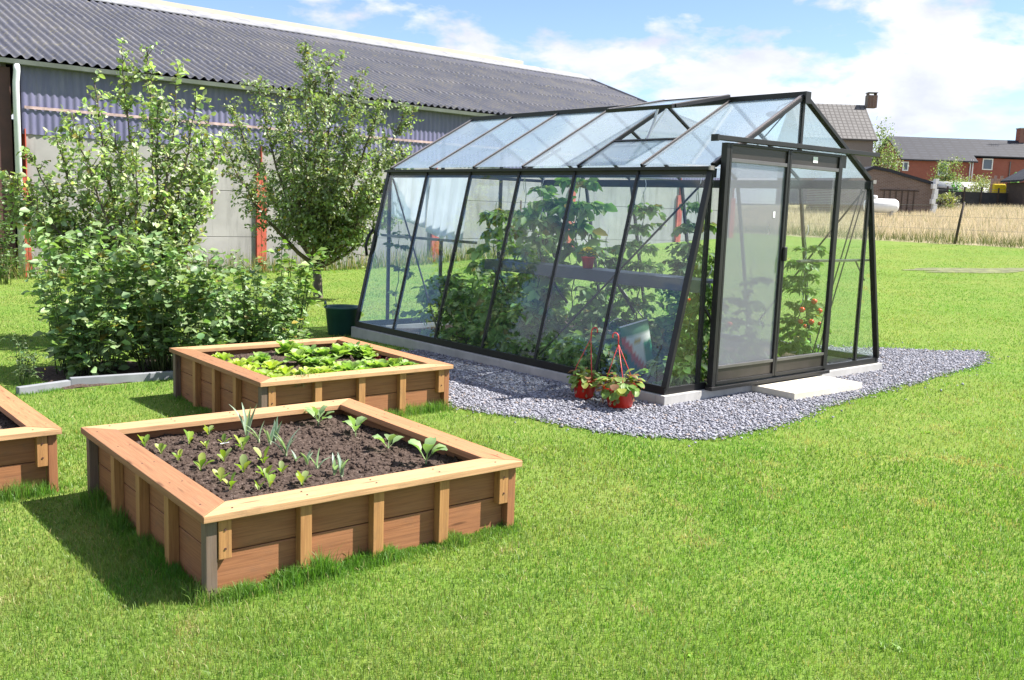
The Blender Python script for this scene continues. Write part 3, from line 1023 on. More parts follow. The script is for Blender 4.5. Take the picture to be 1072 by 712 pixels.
for x in (1.25, Wb - 1.25):
    pass
# diagonal braces
def brace(p, q, r=.010): MB().tube([p, q], r, 8).build('brace', M['frame'], gh)
for S, nn in ((LS, n_ls), (RS, n_rs)):
    brace(S(.07, .95) - nn * .035, S(GL / 3, .06) - nn * .035)
    brace(S(GL - .07, .95) - nn * .035, S(GL - GL / 3, .06) - nn * .035)
brace((Wb - EI + .02, .06, 1.93), (2.36, .06, .22), .007)
brace((Wb - EI - .03, .075, 1.93), (2.30, .075, .24), .007)
brace((.95, .05, 2.08), (1.6, .05, 2.60), .006)
# cross ties high in the roof
bar('side_rail', (.335, 3.0, 1.21), (.335, GL - .05, 1.21), .03, .03, mat='rail')
bar('roof_tie', (EI + .05, GL / 2, ZE - .02), (EI + .55, GL / 2, ZE + .24), .025, .025)

# panes
def pane(name, poly, nrm, mat, par=gh, th=.004, off=.004):
    nrm = np.asarray(nrm, float)
    poly = [np.asarray(p, float) + nrm * off for p in poly]
    return MB().prism(poly, nrm * th).build(name, M[mat], par)


g_ = .010
for i in range(NB):
    a, b = ys_[i] + g_, ys_[i + 1] - g_
    for S, nn in ((LS, n_ls), (RS, n_rs)):
        pane('side_pane', [S(a, .035), S(b, .035), S(b, .965), S(a, .965)], nn, 'glass')
    for S, nn, left in ((LR, n_lr, True), (RR, n_rr, False)):
        if left and i == 1:
            pane('roof_pane', [S(a, .03), S(b, .03), S(b, .395), S(a, .395)], nn, 'glass_roof')
        else:
            pane('roof_pane', [S(a, .03), S(b, .03), S(b, .965), S(a, .965)], nn, 'glass_roof')
# opening roof vent
vy0, vy1 = ys_[1], ys_[2]
bar('vent_sill', LR(vy0 + .016, .40), LR(vy1 - .016, .40), .03, .034, n_lr)
vent = empty('roof_vent', (0, 0, 0)); vent.parent = gh; del_ = None
ang = R(-11.5); fl = .865
dv = np.array((-math.cos(ang), 0, math.sin(ang))); nv = np.array((math.sin(ang) * -1 * -1, 0, math.cos(ang)))
nv = np.array((math.sin(ang), 0, math.cos(ang)))
hp0 = np.array((Wb / 2 - .03, 0, ZR + .042))
VP = lambda y, s: hp0 + np.array((0, y, 0)) + dv * s
bpy.data.objects.remove(vent)
vent = bar('roof_vent', VP(vy0 - .01, fl), VP(vy1 + .01, fl), .05, .035, nv)
for y in (vy0, vy1):
    vb = MB().beam(VP(y, .02), VP(y, fl - .03), .036, .034, nv).build('vent_bar', M['frame'], vent, bevel=.002)
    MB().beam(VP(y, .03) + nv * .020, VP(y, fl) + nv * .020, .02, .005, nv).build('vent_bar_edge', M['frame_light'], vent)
MB().beam(VP(vy0 + .02, .015), VP(vy1 - .02, .015), .03, .03, nv).build('vent_hinge', M['frame'], vent)
MB().prism([VP(vy0 + .018, .03) , VP(vy1 - .018, .03), VP(vy1 - .018, fl - .02), VP(vy0 + .018, fl - .02)], nv * .004).build('vent_pane', M['glass_roof'], vent)
ymid = (vy0 + vy1) / 2
st = MB(); st.tube([LR(ymid, .42) , (LR(ymid, .42) + VP(ymid, .6)) / 2 + (.03, 0, .02), VP(ymid, .60) - nv * .02], .013, 8); st.tube([LR(ymid + .04, .44), VP(ymid + .02, .42) - nv * .02], .008, 8)
st.tube([VP(ymid - .16, .62) - nv * .02, VP(ymid + .16, .62) - nv * .02], .009, 8)
st.build('vent_opener', M['alu'], vent)

# gable panes, front
yG = .0
def gpane(poly, mat='glass_clear', y=.012, name='gable_pane'):
    return MB().prism([np.array((x, y, z)) for x, z in poly], np.array((0, .004, 0))).build(name, M[mat], gh)
zb_ = ZF + .062
xb = lambda z: EI * (z - ZF) / (ZE - ZF)
for flip in (False, True):
    f = (lambda p: [(Wb - x, z) for x, z in p]) if flip else (lambda p: p)
    gpane(f([(xb(zb_) + .045, zb_), (EI - .018, zb_), (EI - .018, ZE - .09), (EI - .03, ZE - .11)]))
gpane([(EI + .018, zb_), (.50, zb_), (.50, topx(.50) - .04), (EI + .018, topx(EI + .018) - .04)])
xr0, xr1 = 2.33, Wb - EI - .018
gpane([(xr0, zb_), (xr1, zb_), (xr1, topx(xr1) - .04), (xr0, topx(xr0) - .04)])
gpane([(.66, 2.17), (Wb / 2 - .02, 2.17), (Wb / 2 - .02, topx(Wb / 2 - .02) - .05), (.66, topx(.66) - .045)])
gpane([(Wb - .66, 2.17), (Wb / 2 + .02, 2.17), (Wb / 2 + .02, topx(Wb / 2 - .02) - .05), (Wb - .66, topx(.66) - .045)])
# back gable panes
yb = GL - .016
xsb = [EI + .018, 1.25, Wb - 1.25, Wb - EI - .018]
for a, b in zip(xsb[:-1], xsb[1:]):
    gpane([(a + .018, zb_ + .02), (b - .018, zb_ + .02), (b - .018, ZE - .05), (a + .018, ZE - .05)], 'glass', yb)
gpane([(EI + .1, ZE + .01), (Wb - EI - .1, ZE + .01), (Wb / 2, ZR - .06)], 'glass', yb)
for flip in (False, True):
    f = (lambda p: [(Wb - x, z) for x, z in p]) if flip else (lambda p: p)
    gpane(f([(xb(zb_) + .045, zb_ + .02), (EI - .018, zb_ + .02), (EI - .018, ZE - .09), (EI - .03, ZE - .11)]), 'glass', yb)

# sliding doors, standing proud of the gable
yd = -.065
dpost = bar('door_post', (.548, yd + .012, ZF + .012), (.548, yd + .012, 2.20), .044, .06, (0, 1, 0))
bar('door_post', (2.320, yd + .012, ZF + .012), (2.320, yd + .012, 2.12), .036, .05, (0, 1, 0))
bar('door_track', (.36, yd - .014, 2.232), (2.95, yd - .014, 2.245), .060, .040)
MB().box((.36, yd - .014, 2.228), (.02, .07, .055)).build('track_end', M['frame'], gh)
bar('door_sill', (.50, yd, ZF + .016), (2.36, yd, ZF + .016), .075, .030)
MB().box((1.64, yd + .032, 2.15), (1.62, .02, .12)).build('track_backing', M['panel'], gh)


def door(x0, x1, mat, y):
    d = MB().beam((x0 + .013, y, .145), (x0 + .013, y, 2.195), .026, .034, (0, 1, 0)).build('sliding_door', M['frame'], gh, bevel=.002)
    MB().beam((x1 - .015, y, .145), (x1 - .015, y, 2.195), .030, .034, (0, 1, 0)).build('door_stile', M['frame'], d, bevel=.002)
    for z, mm, hgt in ((.155, 'frame', .03), (.292, 'rail', .026), (2.060, 'rail', .032), (2.192, 'frame', .02)):
        MB().beam((x0 + .027, y, z), (x1 - .031, y, z), .03, hgt).build('door_rail', M[mm], d, bevel=.002)
    MB().box(((x0 + x1) / 2, y + .004, .225), (x1 - x0 - .06, .010, .106)).build('kick_panel', M['panel'], d)
    MB().box(((x0 + x1) / 2, y + .004, 2.130), (x1 - x0 - .06, .010, .104)).build('header_panel', M['panel'], d)
    pn = MB().box(((x0 + x1) / 2, y + .006, 1.175), (x1 - x0 - .06, .004, 1.74)).build('door_screen' if mat == 'screen' else 'door_pane', M[mat], d)
    return d


d1 = door(.575, 1.445, 'screen', yd); d1['label'] = 'left sliding door with grey insect screen'
d2 = door(1.452, 2.300, 'glass_clear', yd + .001); d2['label'] = 'right sliding door with clear glass'
hd = MB(); hd.box((1.452, yd - .03, 1.27), (.045, .03, .13)); hd.build('door_handle', M['frame'], d1, bevel=.01)
MB().box((1.875, yd - .003, 2.135), (.075, .003, .055)).build('paper_tag', M['white_plastic'], d2)
MB().box((1.29, yd + .002, 1.62), (.03, .002, .055), .0).build('white_sticker', M['white_plastic'], d1)
# hanging fan in the gable top
fan = empty('circulation_fan', (*gl2w(1.52, .16), 2.50), GYAW, 'small dark fan hanging inside the greenhouse gable', 'fan')
m = MB(); m.lathe([(.02, 0), (.075, .01), (.085, .03), (.06, .05), (.0, .055)], (0, 0, 0), 18); m.build('fan_housing', M['frame'], fan, True)
MB().tube([(0, 0, .05), (.05, .0, .10), (.20, -.02, .16)], .006, 6).build('fan_bracket', M['frame'], fan)
# rain outlet at the far corner
MB().tube([LS(GL + .02, .62) + (-.02, .02, 0), LS(GL + .02, .60) + (-.07, .02, -.03), LS(GL + .02, .55) + (-.09, .02, -.06), LS(GL + .02, .50) + (-.05, .02, -.09)], .018, 8).build('rain_outlet', M['frame'], gh, True)


# things inside (greenhouse local -> world)
def inside(name, x, y, z, label, cat, group=None, rz=0.0):
    return empty(name, (*gl2w(x, y), z), GYAW + rz, label, cat, group)


sh = inside('shelf', .70, 1.60, 1.03, 'long dark shelf board along the side glass inside the greenhouse', 'shelf')
MB().box((0, 0, -.012), (.30, 3.0, .024)).build('shelf_board', M['shelf'], sh)
MB().box((-.156, 0, -.055), (.012, 3.0, .11)).build('shelf_front', M['shelf'], sh)
for yy in (-1.4, -.45, .5, 1.4):
    MB().beam((-.15, yy, -.07), (.16, yy, -.40), .02, .02, (0, 1, 0)).build('bracket', M['frame'], sh)
MB().box((-.10, 0, -.026), (.02, 3.0, .02)).build('shelf_lip', M['rail'], sh)

# white shade sheets hung under the back eave
def shade(name, y0, y1, t_low0, t_low1, label):
    N, K = 26, 14
    P = []; 
    for i in range(N):
        for j in range(K):
            u = i / (N - 1); w = j / (K - 1)
            y = y0 + (y1 - y0) * u
            tl = t_low0 + (t_low1 - t_low0) * u
            t = .975 + (tl - .975) * w
            y += (w * .25 * (1 if y1 > y0 else -1)) * (-.4)
            p = LS(y, t) - n_ls * (.05 + .02 * math.sin(u * 30 + w * 2) * (.3 + w) + .012 * math.sin(u * 71 + 1.3))
            p = np.array((*gl2w(p[0], p[1]), p[2]))
            P.append(CAMP + (p - CAMP) * (1 + .075 * w))           # the free edge hangs further into the house
    i = np.arange(N * K).reshape(N, K)
    F = np.stack([i[:-1, :-1], i[:-1, 1:], i[1:, 1:], i[1:, :-1]], -1).reshape(-1, 4)
    o = fast_mesh(name, np.array(P), F, M['sheet'], smooth=True)
    md = o.modifiers.new('solid', 'SOLIDIFY'); md.thickness = .004
    tag(o, label, 'shade sheet', 'white shade sheets under the back eave')


shade('shade_sheet', 3.36, 4.05, .56, .64, 'crumpled white shade sheet behind the second pane from the far end')
shade('shade_sheet', 4.12, 4.85, .66, .72, 'white shade sheet behind the farthest side pane of the greenhouse')
wb = inside('storage_tub', .70, 2.02, .07, 'low white tub on the soil behind the greenhouse side glass', 'tub')
MB().prism([(-.15, -.22, 0), (.15, -.22, 0), (.15, .22, 0), (-.15, .22, 0)], (0, 0, .16)).build('tub_body', M['white_plastic'], wb, bevel=.015)
MB().box((0, 0, .172), (.35, .49, .02)).build('tub_lid', M['grey_plastic'], wb, bevel=.006)
gb = inside('watering_bucket', .95, 1.45, .06, 'grey-blue bucket standing inside by the front of the greenhouse', 'bucket')
MB().lathe([(.13, 0), (.175, .30), (.185, .31), (.175, .315), (.165, .30), (.125, .02), (0, .02)], n=24).build('bucket_body', M['grey_plastic'], gb, True)
MB().tube([(.175 * math.cos(a), 0, .30 + .17 * math.sin(a)) for a in np.linspace(0, PI, 12)], .005, 6).build('bucket_handle', M['wire'], gb)
# fertiliser bag: leaning printed sack
bag = inside('compost_bag', .74, .92, .06, 'printed white, green and red plastic bag leaning inside the front corner', 'bag', rz=-.45)
bag.scale = (.72, .8, .9)
bag.rotation_euler = (0, R(-16), GYAW - .45)
N = 14
P, C, Fq = [], [], []
for side in (1, -1):
    for i in range(N):
        for j in range(N):
            u, w = i / (N - 1) * 2 - 1, j / (N - 1)
            th_ = .07 * (1 - abs(u) ** 3) * (1 - abs(2 * w - 1) ** 5) + .004
            P.append((u * .20, side * th_ - .16 * w + .03 * w * w, w * .58))
            diag = u * .6 + w
            c = (.75, .76, .72)
            if w > .80: c = (.10, .22, .12)
            elif diag < .05: c = (.02, .13, .06)
            elif diag < .30: c = (.60, .07, .03)
            elif w < .62 and u > .35: c = (.04, .25, .12)
            elif abs(u + .1) < .25 and .62 < w < .74: c = (.70, .45, .03)
            C.append(c)
    o0 = (0 if side == 1 else N * N)
    for i in range(N - 1):
        for j in range(N - 1):
            q = (o0 + i * N + j, o0 + (i + 1) * N + j, o0 + (i + 1) * N + j + 1, o0 + i * N + j + 1)
            Fq.append(q if side == -1 else q[::-1])
fast_mesh('bag_body', np.array(P), np.array(Fq), M['print'], bag, np.array(C), True)
MB().tube([(-.195, -.125, .585), (.195, -.125, .585)], .009, 8).build('bag_seam', M['white_plastic'], bag)
# pots on the shelf
fl = inside('flower_pot', .66, 1.62, 1.032, 'potted yellow flower standing on the greenhouse shelf', 'potted plant')
MB().lathe([(.05, 0), (.065, .10), (.07, .10), (.07, .115), (0, .11)], n=16).build('pot', M['red_plastic'], fl, True)
p = Plant()
for i in range(60):
    a = random.random() * 6.28; el = R(random.uniform(10, 85))
    d = hdir(a, el)
    p.leaf(jit((.62, .48, .03)), (d[0] * .06, d[1] * .08, .12 + d[2] * .06), d, .035, .03, bend=.8, nseg=3)
for i in range(20):
    p.leaf(jit((.10, .2, .04)), (0, 0, .11), hdir(random.random() * 6.28, R(random.uniform(10, 60))), .10, .035, bend=.8, nseg=4)
o = p.build('flowers', M['veg']); o.parent = fl


# ------------------------------------------------------------------ generic foliage (numpy)
def leaf_cloud(name, pos, dirs, nrm, L, Wd, col, mat, parent):
    """many folded, pointed leaves in one foliage mesh"""
    pos, dirs, nrm = (np.asarray(a, float) for a in (pos, dirs, nrm))
    dirs /= np.linalg.norm(dirs, axis=1, keepdims=True) + 1e-9
    s = np.cross(dirs, nrm); s /= np.linalg.norm(s, axis=1, keepdims=True) + 1e-9
    u = np.cross(s, dirs)
    L = np.asarray(L)[:, None]; Wd = np.asarray(Wd)[:, None]
    b = pos
    ml = pos + dirs * L * .42 - s * Wd * .5 + u * Wd * .14
    mr = pos + dirs * L * .42 + s * Wd * .5 + u * Wd * .14
    mc = pos + dirs * L * .5 - u * Wd * .04
    tl = pos + dirs * L * .78 - s * Wd * .33 - u * L * .02
    tr = pos + dirs * L * .78 + s * Wd * .33 - u * L * .02
    tp = pos + dirs * L - u * L * .12
    V = np.stack([b, ml, mr, mc, tl, tr, tp], 1)
    f = np.array([(0, 3, 1), (0, 2, 3), (1, 3, 4), (3, 2, 5), (3, 6, 4), (3, 5, 6)])
    n = len(pos)
    F = (f[None] + (np.arange(n) * 7)[:, None, None]).reshape(-1, 3)
    return fast_mesh(name, V.reshape(-1, 3), F, mat, parent, np.repeat(col, 7, 0), True)


def rand_cols(n, base, v=.25, yellow=.03, ycol=(.30, .24, .04)):
    k = np.exp(rng.normal(0, v, n))[:, None]
    c = np.array(base)[None] * k * (1 + rng.normal(0, .07, (n, 3)))
    y = rng.random(n) < yellow
    c[y] = np.array(ycol) * rng.uniform(.6, 1.2, (y.sum(), 1))
    return np.clip(c, .005, .9)


def curve_pts(a, b, bow, n=10):
    a, b, bow = np.asarray(a, float), np.asarray(b, float), np.asarray(bow, float)
    t = np.linspace(0, 1, n)[:, None]
    return a * (1 - t) ** 2 + 2 * bow * t * (1 - t) + b * t ** 2


def make_tree(name, label, cat, base, fork_h, trunk_r, limbs, leafL, leafW, col, twig_n, twig_len, leaf_step, group=None, start=.2, upb=.35, mat='leaf', spread=.9, twig2=2):
    """limbs: world end points; each limb leaves the trunk and bears twigs with leaves"""
    base = np.asarray(base, float)
    root = empty(name, base, 0, label, cat, group)
    wood = MB()
    fork = np.array((random.uniform(-.05, .05), random.uniform(-.05, .05), fork_h))
    wood.tube([(0, 0, -.1), (0, 0, 0), fork * .5 + (.01, .02, 0), fork], [trunk_r * 1.3, trunk_r * 1.15, trunk_r, trunk_r * .9], 9)
    pos, dirs = [], []

    def leaves_along(P, step, s0=.15):
        seg = np.linalg.norm(P[-1] - P[0]); n = max(2, int(seg / step))
        ts = np.linspace(s0, 1.0, n)
        for t in ts:
            i = min(int(t * (len(P) - 1)), len(P) - 2); fr = t * (len(P) - 1) - i
            p = P[i] * (1 - fr) + P[i + 1] * fr
            d = P[i + 1] - P[i]; d = d / (np.linalg.norm(d) + 1e-9)
            for _ in range(2 if random.random() < .6 else 1):
                r = rng.normal(0, 1, 3); r -= d * (r @ d); r /= np.linalg.norm(r) + 1e-9
                pos.append(p); dirs.append(d * random.uniform(.1, .8) + r * 1.0 + np.array((0, 0, random.uniform(-.5, .35))))

    for e in limbs:
        tip = np.asarray(e[:3], float) - base
        dens = e[3] if len(e) > 3 else 1.0
        st_ = fork * random.uniform(.75, 1.0)
        mid = st_ + (tip - st_) * .45; mid[:2] += (tip - st_)[:2] * .18; mid[2] -= .06 * (tip[2] - st_[2])
        mid += rng.normal(0, .06, 3)
        P = curve_pts(st_, tip, mid, 14)
        P[1:-1] += rng.normal(0, .012, (12, 3))
        r0 = trunk_r * random.uniform(.42, .6)
        wood.tube(P, list(np.linspace(r0, .005, 14)), 6)
        L = np.linalg.norm(tip - st_)
        leaves_along(P[9:], leaf_step, 0)
        for k in range(int(twig_n * L * dens)):
            t = start + (1 - start) * random.random() ** .85
            i = min(int(t * 13), 12); p = P[i] + (P[i + 1] - P[i]) * random.random()
            d = P[i + 1] - P[i]; d /= np.linalg.norm(d)
            r = rng.normal(0, 1, 3); r -= d * (r @ d); r /= np.linalg.norm(r)
            td = d * .5 + r * spread + np.array((0, 0, upb)); td /= np.linalg.norm(td)
            tl = twig_len * random.uniform(.5, 1.2) * (1.1 - .5 * t)
            q = p + td * tl; q2 = q + np.array((0, 0, -.08 * tl))
            T = curve_pts(p, q2, p + td * tl * .5 + np.array((0, 0, .05 * tl)), 5)
            wood.tube(T, list(np.linspace(.006, .002, 5)), 4, cap=False)
            leaves_along(T, leaf_step)
            for _ in range(twig2):
                tt = random.uniform(.3, .9); i2 = min(int(tt * 4), 3); p2 = T[i2]
                r = rng.normal(0, 1, 3); td2 = td + r * .8; td2 /= np.linalg.norm(td2)
                T2 = curve_pts(p2, p2 + td2 * tl * .55, p2 + td2 * tl * .3 + (0, 0, .02), 4)
                leaves_along(T2, leaf_step)
    wood.build('trunk', M['bark'], root, True)
    n = len(pos)
    pos = np.array(pos); dirs = np.array(dirs)
    nrm = rng.normal(0, .55, (n, 3)) + np.array((0, 0, 1.0))
    Ls = leafL * rng.uniform(.45, 1.35, n)
    leaf_cloud('foliage', pos, dirs, nrm, Ls, Ls * leafW, rand_cols(n, col, .3), M[mat], root)
    return root, n


def tips(lst, Y, base, jitter=.5):
    out = []
    for e in lst:
        x, y = e[0], e[1]; d = e[2] if len(e) > 2 else 1
        p = atY(x, y, Y + random.uniform(-jitter, jitter)); out.append((*p, d))
    return out


total = 0
tA = at_range(152, 300, 10.8)
root, n = make_tree('apple_tree', 'slender apple tree with long upright shoots in front of the barn corner', 'tree', tA, .55, .045,
                tips([(30, 160), (20, 215), (45, 190), (30, 205), (60, 150), (98, 82, .8), (128, 58, .7), (155, 52, .7), (186, 78, .8), (205, 112), (215, 160), (212, 215), (18, 190), (75, 120), (165, 110), (120, 130), (145, 160, 1.2), (90, 190, 1.2), (190, 180, 1.2), (60, 225), (175, 225), (120, 220, 1.2), (35, 245), (8, 205), (6, 180), (222, 185), (226, 150), (220, 120)], 10.8, tA, .7),
                .068, .62, (.34, .42, .20), 19, .32, .046, upb=.5, spread=.85, twig2=2); total += n
tB = ongnd(333, 312)
root, n = make_tree('pear_tree', 'dense vase-shaped fruit tree with fine leaves in front of the barn', 'tree', tB, .62, .075,
                tips([(244, 110), (234, 150), (270, 92), (300, 100), (318, 46, .6), (345, 62, .8), (378, 76, .8), (402, 92, .8), (424, 112, .8), (425, 160), (415, 215), (300, 130), (340, 110), (370, 120), (320, 160, 1.1), (360, 160, 1.1), (400, 160), (385, 235), (350, 205, 1.1), (395, 200), (330, 80)], 15.8, tB, 1.2),
                .066, .6, (.25, .31, .155), 25, .42, .05, upb=.3, twig2=3); total += n


# shrubs by the kerb
def make_shrub(name, label, base, stems, leafL, leafW, col, step=.035, group=None, mat='leaf_shiny', sub=4, sublen=.22, stemr=.006, catg='shrub', droop=.25):
    base = np.asarray(base, float)
    root = empty(name, base, 0, label, catg, group)
    wood = MB(); pos, dirs = [], []

    def along(P, step):
        seg = sum(np.linalg.norm(P[i + 1] - P[i]) for i in range(len(P) - 1))
        for t in np.linspace(.12, 1, max(2, int(seg / step))):
            i = min(int(t * (len(P) - 1)), len(P) - 2); p = P[i] + (P[i + 1] - P[i]) * (t * (len(P) - 1) - i)
            a = random.random() * 6.28
            pos.append(p); dirs.append((math.cos(a), math.sin(a), random.uniform(-.5, .35)))

    for e in stems:
        tip = np.asarray(e, float) - base
        st_ = np.array((tip[0] * .45 + random.uniform(-.05, .05), tip[1] * .45 + random.uniform(-.05, .05), 0))
        P = curve_pts(st_, tip, (st_ * .4 + tip * .6) * (1, 1, 1) + (0, 0, .15 * tip[2]), 9)
        wood.tube(P, list(np.linspace(stemr, stemr * .4, 9)), 5)
        along(P[2:], step)
        for k in range(sub):
            i = random.randint(2, 8); a = random.random() * 6.28
            d = np.array((math.cos(a), math.sin(a), random.uniform(-.1, .9))); L = sublen * random.uniform(.5, 1.2)
            T = curve_pts(P[i], P[i] + d * L - (0, 0, droop * L), P[i] + d * L * .5 + (0, 0, .05), 4)
            wood.tube(T, [.003, .003, .002, .002], 4, cap=False)
            along(T, step)
    wood.build('stems', M['stem'], root, True)
    n = len(pos); nrm = rng.normal(0, .45, (n, 3)) + np.array((0, 0, 1.0))
    Ls = leafL * rng.uniform(.55, 1.25, n)
    leaf_cloud('foliage', np.array(pos), np.array(dirs), nrm, Ls, Ls * leafW, rand_cols(n, col, .22, .015), M[mat], root)
    return n


def shrub_px(name, label, basepx, Y, poly, count, *a, **k):
    """stems end at random points filling an outline at distance about Y"""
    poly = np.array(poly, float); lo, hi = poly.min(0), poly.max(0)
    base = at_range(basepx[0], basepx[1], Y)
    stems = []
    while len(stems) < count:
        x, y = random.uniform(lo[0], hi[0]), random.uniform(lo[1], hi[1])
        if inpoly(np.array(x), np.array(y), poly):
            p = atY(x, y, Y + random.uniform(-.45, .45))
            if p[2] > base[2] + .12: stems.append(p)
    return make_shrub(name, label, base, stems, *a, **k)


G_ = 'garden shrubs behind the kerb stones'
total += shrub_px('raspberry_shrub', 'tall leafy raspberry shrub with large drooping leaves at the kerb', (85, 388), 8.75, [(28, 245), (50, 215), (66, 240), (95, 215), (106, 245), (128, 235), (150, 290), (150, 385), (95, 392), (50, 385), (62, 330), (30, 300)], 70, .092, .66, (.25, .36, .155), .040, G_)
total += shrub_px('currant_shrub', 'bushy currant shrub behind the left end of the bed by the greenhouse', (175, 388), 9.05, [(120, 252), (165, 240), (205, 255), (235, 275), (250, 330), (240, 375), (150, 390), (120, 350)], 95, .078, .85, (.20, .30, .125), .04, G_)
total += shrub_px('gooseberry_shrub', 'low spreading shrub between the currant shrub and the fruit tree trunk', (255, 362), 9.6, [(200, 272), (240, 265), (275, 262), (305, 285), (325, 320), (330, 358), (230, 372), (205, 340)], 90, .066, .85, (.20, .30, .12), .04, G_)
total += shrub_px('plum_sapling', 'thin sapling shoot with bright round leaves in front of the fruit tree', (290, 350), 10.2, [(283, 222), (302, 215), (300, 262), (340, 250), (345, 275), (330, 300), (300, 300), (288, 270)], 13,   .095, .72, (.20, .31, .08), .05, sub=3, sublen=.18, stemr=.008, catg='sapling')
total += shrub_px('blueberry_shrub', 'small sparse shrub standing alone on the far side of the left bed', (26, 392), 8.25, [(14, 352), (40, 350), (44, 372), (30, 388), (12, 380)], 14, .035, .5, (.085, .14, .055), .03, sub=3, sublen=.12, stemr=.004)
total += shrub_px('ivy_shrub', 'dark overgrown shrub at the foot of the barn corner post', (5, 275), 17.6, [(-40, 190), (0, 200), (12, 215), (20, 255), (12, 280), (-40, 285)], 40, .07, .7, (.10, .17, .05), .05, sub=5, sublen=.3)

# kerb stones and bed soil behind
kA, kM, kB = ongnd(18, 414), ongnd(73, 405.5), ongnd(196, 395)
def kerb(name, a, b, zt, label):
    d = (b - a); L = np.hypot(d[0], d[1]); az = math.atan2(d[1], d[0])
    o = MB().box((L / 2, 0, zt / 2 - .06), (L - .006, .055, zt + .12)).build(name, M['edging'], bevel=.006)
    o.location = (a[0], a[1], min(a[2], b[2])); o.rotation_euler = (0, 0, az)
    return tag(o, label, 'kerb stone', 'concrete edging stones of the shrub border')
kerb('kerb_stone', kA, kM, .07, 'low left-hand concrete edging stone, end next to the cut-off bed')
kerb('kerb_stone', kM, kB, .085, 'taller long concrete edging stone below the shrubs')
a, b = kA + (kB - kA) * .3, kB
nn = np.array((-(kB - kA)[1], (kB - kA)[0])); nn /= np.linalg.norm(nn)
ex = (kB - kA)[:2] / np.linalg.norm((kB - kA)[:2])
sv, sf = [], []
NS, MS = 60, 24
Lk = np.linalg.norm((kB - kA)[:2]) + .8
for i in range(NS):
    for j in range(MS):
        wv = 1.15 + .15 * math.sin(i * .35) + .08 * math.sin(i * .9)
        q = kA[:2] + ex * (.35 + (Lk - .35) * i / (NS - 1)) + nn * (.03 + wv * j / (MS - 1))
        ed = min(j, MS - 1 - j, i, NS - 1 - i)
        sv.append((q[0], q[1], float(gz(*q)) + (.004 if ed == 0 else .02) + .012 * mnoise.noise((q[0] * 9, q[1] * 9, 0))))
i_ = np.arange(NS * MS).reshape(NS, MS)
o = fast_mesh('soil', np.array(sv), np.stack([i_[:-1, :-1], i_[:-1, 1:], i_[1:, 1:], i_[1:, :-1]], -1).reshape(-1, 4), M['soil'], smooth=True)
tag(o, 'bare dark soil under the garden shrubs', 'soil', kind='stuff')
BORDER = (kA[:2], ex, nn, Lk)


# tomato, cucumber and squash plants inside
def veg_plant(name, label, x, y, hgt, rad, n_leaf, leafL, col, fruits=0, stake=True, group='tomato plants in the greenhouse', catg='tomato plant'):
    root = empty(name, (*gl2w(x, y), .06), GYAW, label, catg, group)
    if stake:
        ts = np.linspace(0, 1, 40)
        MB().tube([(.018 * math.cos(t * 38), .018 * math.sin(t * 38), t * (hgt + .12)) for t in ts], .0035, 5).build('spiral_stake', M['alu'], root)
    wood = MB(); pos, dirs = [], []
    P = [np.array((.02 * math.sin(k * 1.7), .02 * math.cos(k * 2.1), hgt * k / 9)) for k in range(10)]
    wood.tube(P, list(np.linspace(.008, .003, 10)), 6)
    nb = max(8, int(n_leaf * 1.35) // 14)
    for k in range(nb):
        t = random.uniform(.05, 1); p0 = P[min(int(t * 9), 8)]; a = random.random() * 6.28
        L = rad * random.uniform(.5, 1.1) * (1.15 - .55 * t)
        d = np.array((math.cos(a), math.sin(a), random.uniform(.1, .7)))
        T = curve_pts(p0, p0 + d * L - np.array((0, 0, .35 * L)), p0 + d * L * .6 + np.array((0, 0, .1 * L)), 6)
        wood.tube(T, list(np.linspace(.004, .0015, 6)), 4, cap=False)
        for q in range(14):
            tt = random.uniform(.15, 1); i2 = min(int(tt * 5), 4); pp = T[i2] + (T[i2 + 1] - T[i2]) * random.random()
            dd = (T[i2 + 1] - T[i2]); dd /= np.linalg.norm(dd); r = rng.normal(0, 1, 3); r[2] *= .4
            pos.append(pp); dirs.append(dd * .5 + r * .7 + np.array((0, 0, -.35)))
    wood.build('stem', M['stem'], root, True)
    pos = np.array(pos); dirs = np.array(dirs); gxp, gyp, gzp = pos[:, 0] + x, pos[:, 1] + y, pos[:, 2] + .06
    rm = leafL * .9                                                  # keep the leaves inside the glass
    wall_ = EI * np.clip((gzp - ZF) / (ZE - ZF), 0, 1) + .04
    keep = (gyp > rm + .03) & (gyp < GL - rm) & (gxp > wall_ + rm * .8) & (gxp < Wb - wall_ - rm * .8)
    pos, dirs = pos[keep], dirs[keep]
    n = len(pos); Ls = leafL * rng.uniform(.55, 1.2, n); nrm = rng.normal(0, .5, (n, 3)) + np.array((0, 0, 1.0))
    leaf_cloud('foliage', pos, dirs, nrm, Ls, Ls * .55, rand_cols(n, col, .25, .03), M['veg'], root)
    for k in range(fruits):
        a = random.uniform(-2.6, -.5); t = random.uniform(.25, .62)
        f = MB(); r = random.uniform(.022, .034)
        f.lathe([(0, -r * .9), (r * .6, -r * .75), (r, -.1 * r), (r * .9, r * .5), (r * .45, r * .85), (0, r * .72)], (0, 0, 0), 14)
        o = f.build('tomato', M['tomato'], root, True); o.location = (rad * .75 * math.cos(a), rad * .75 * math.sin(a), t * hgt)
    return n


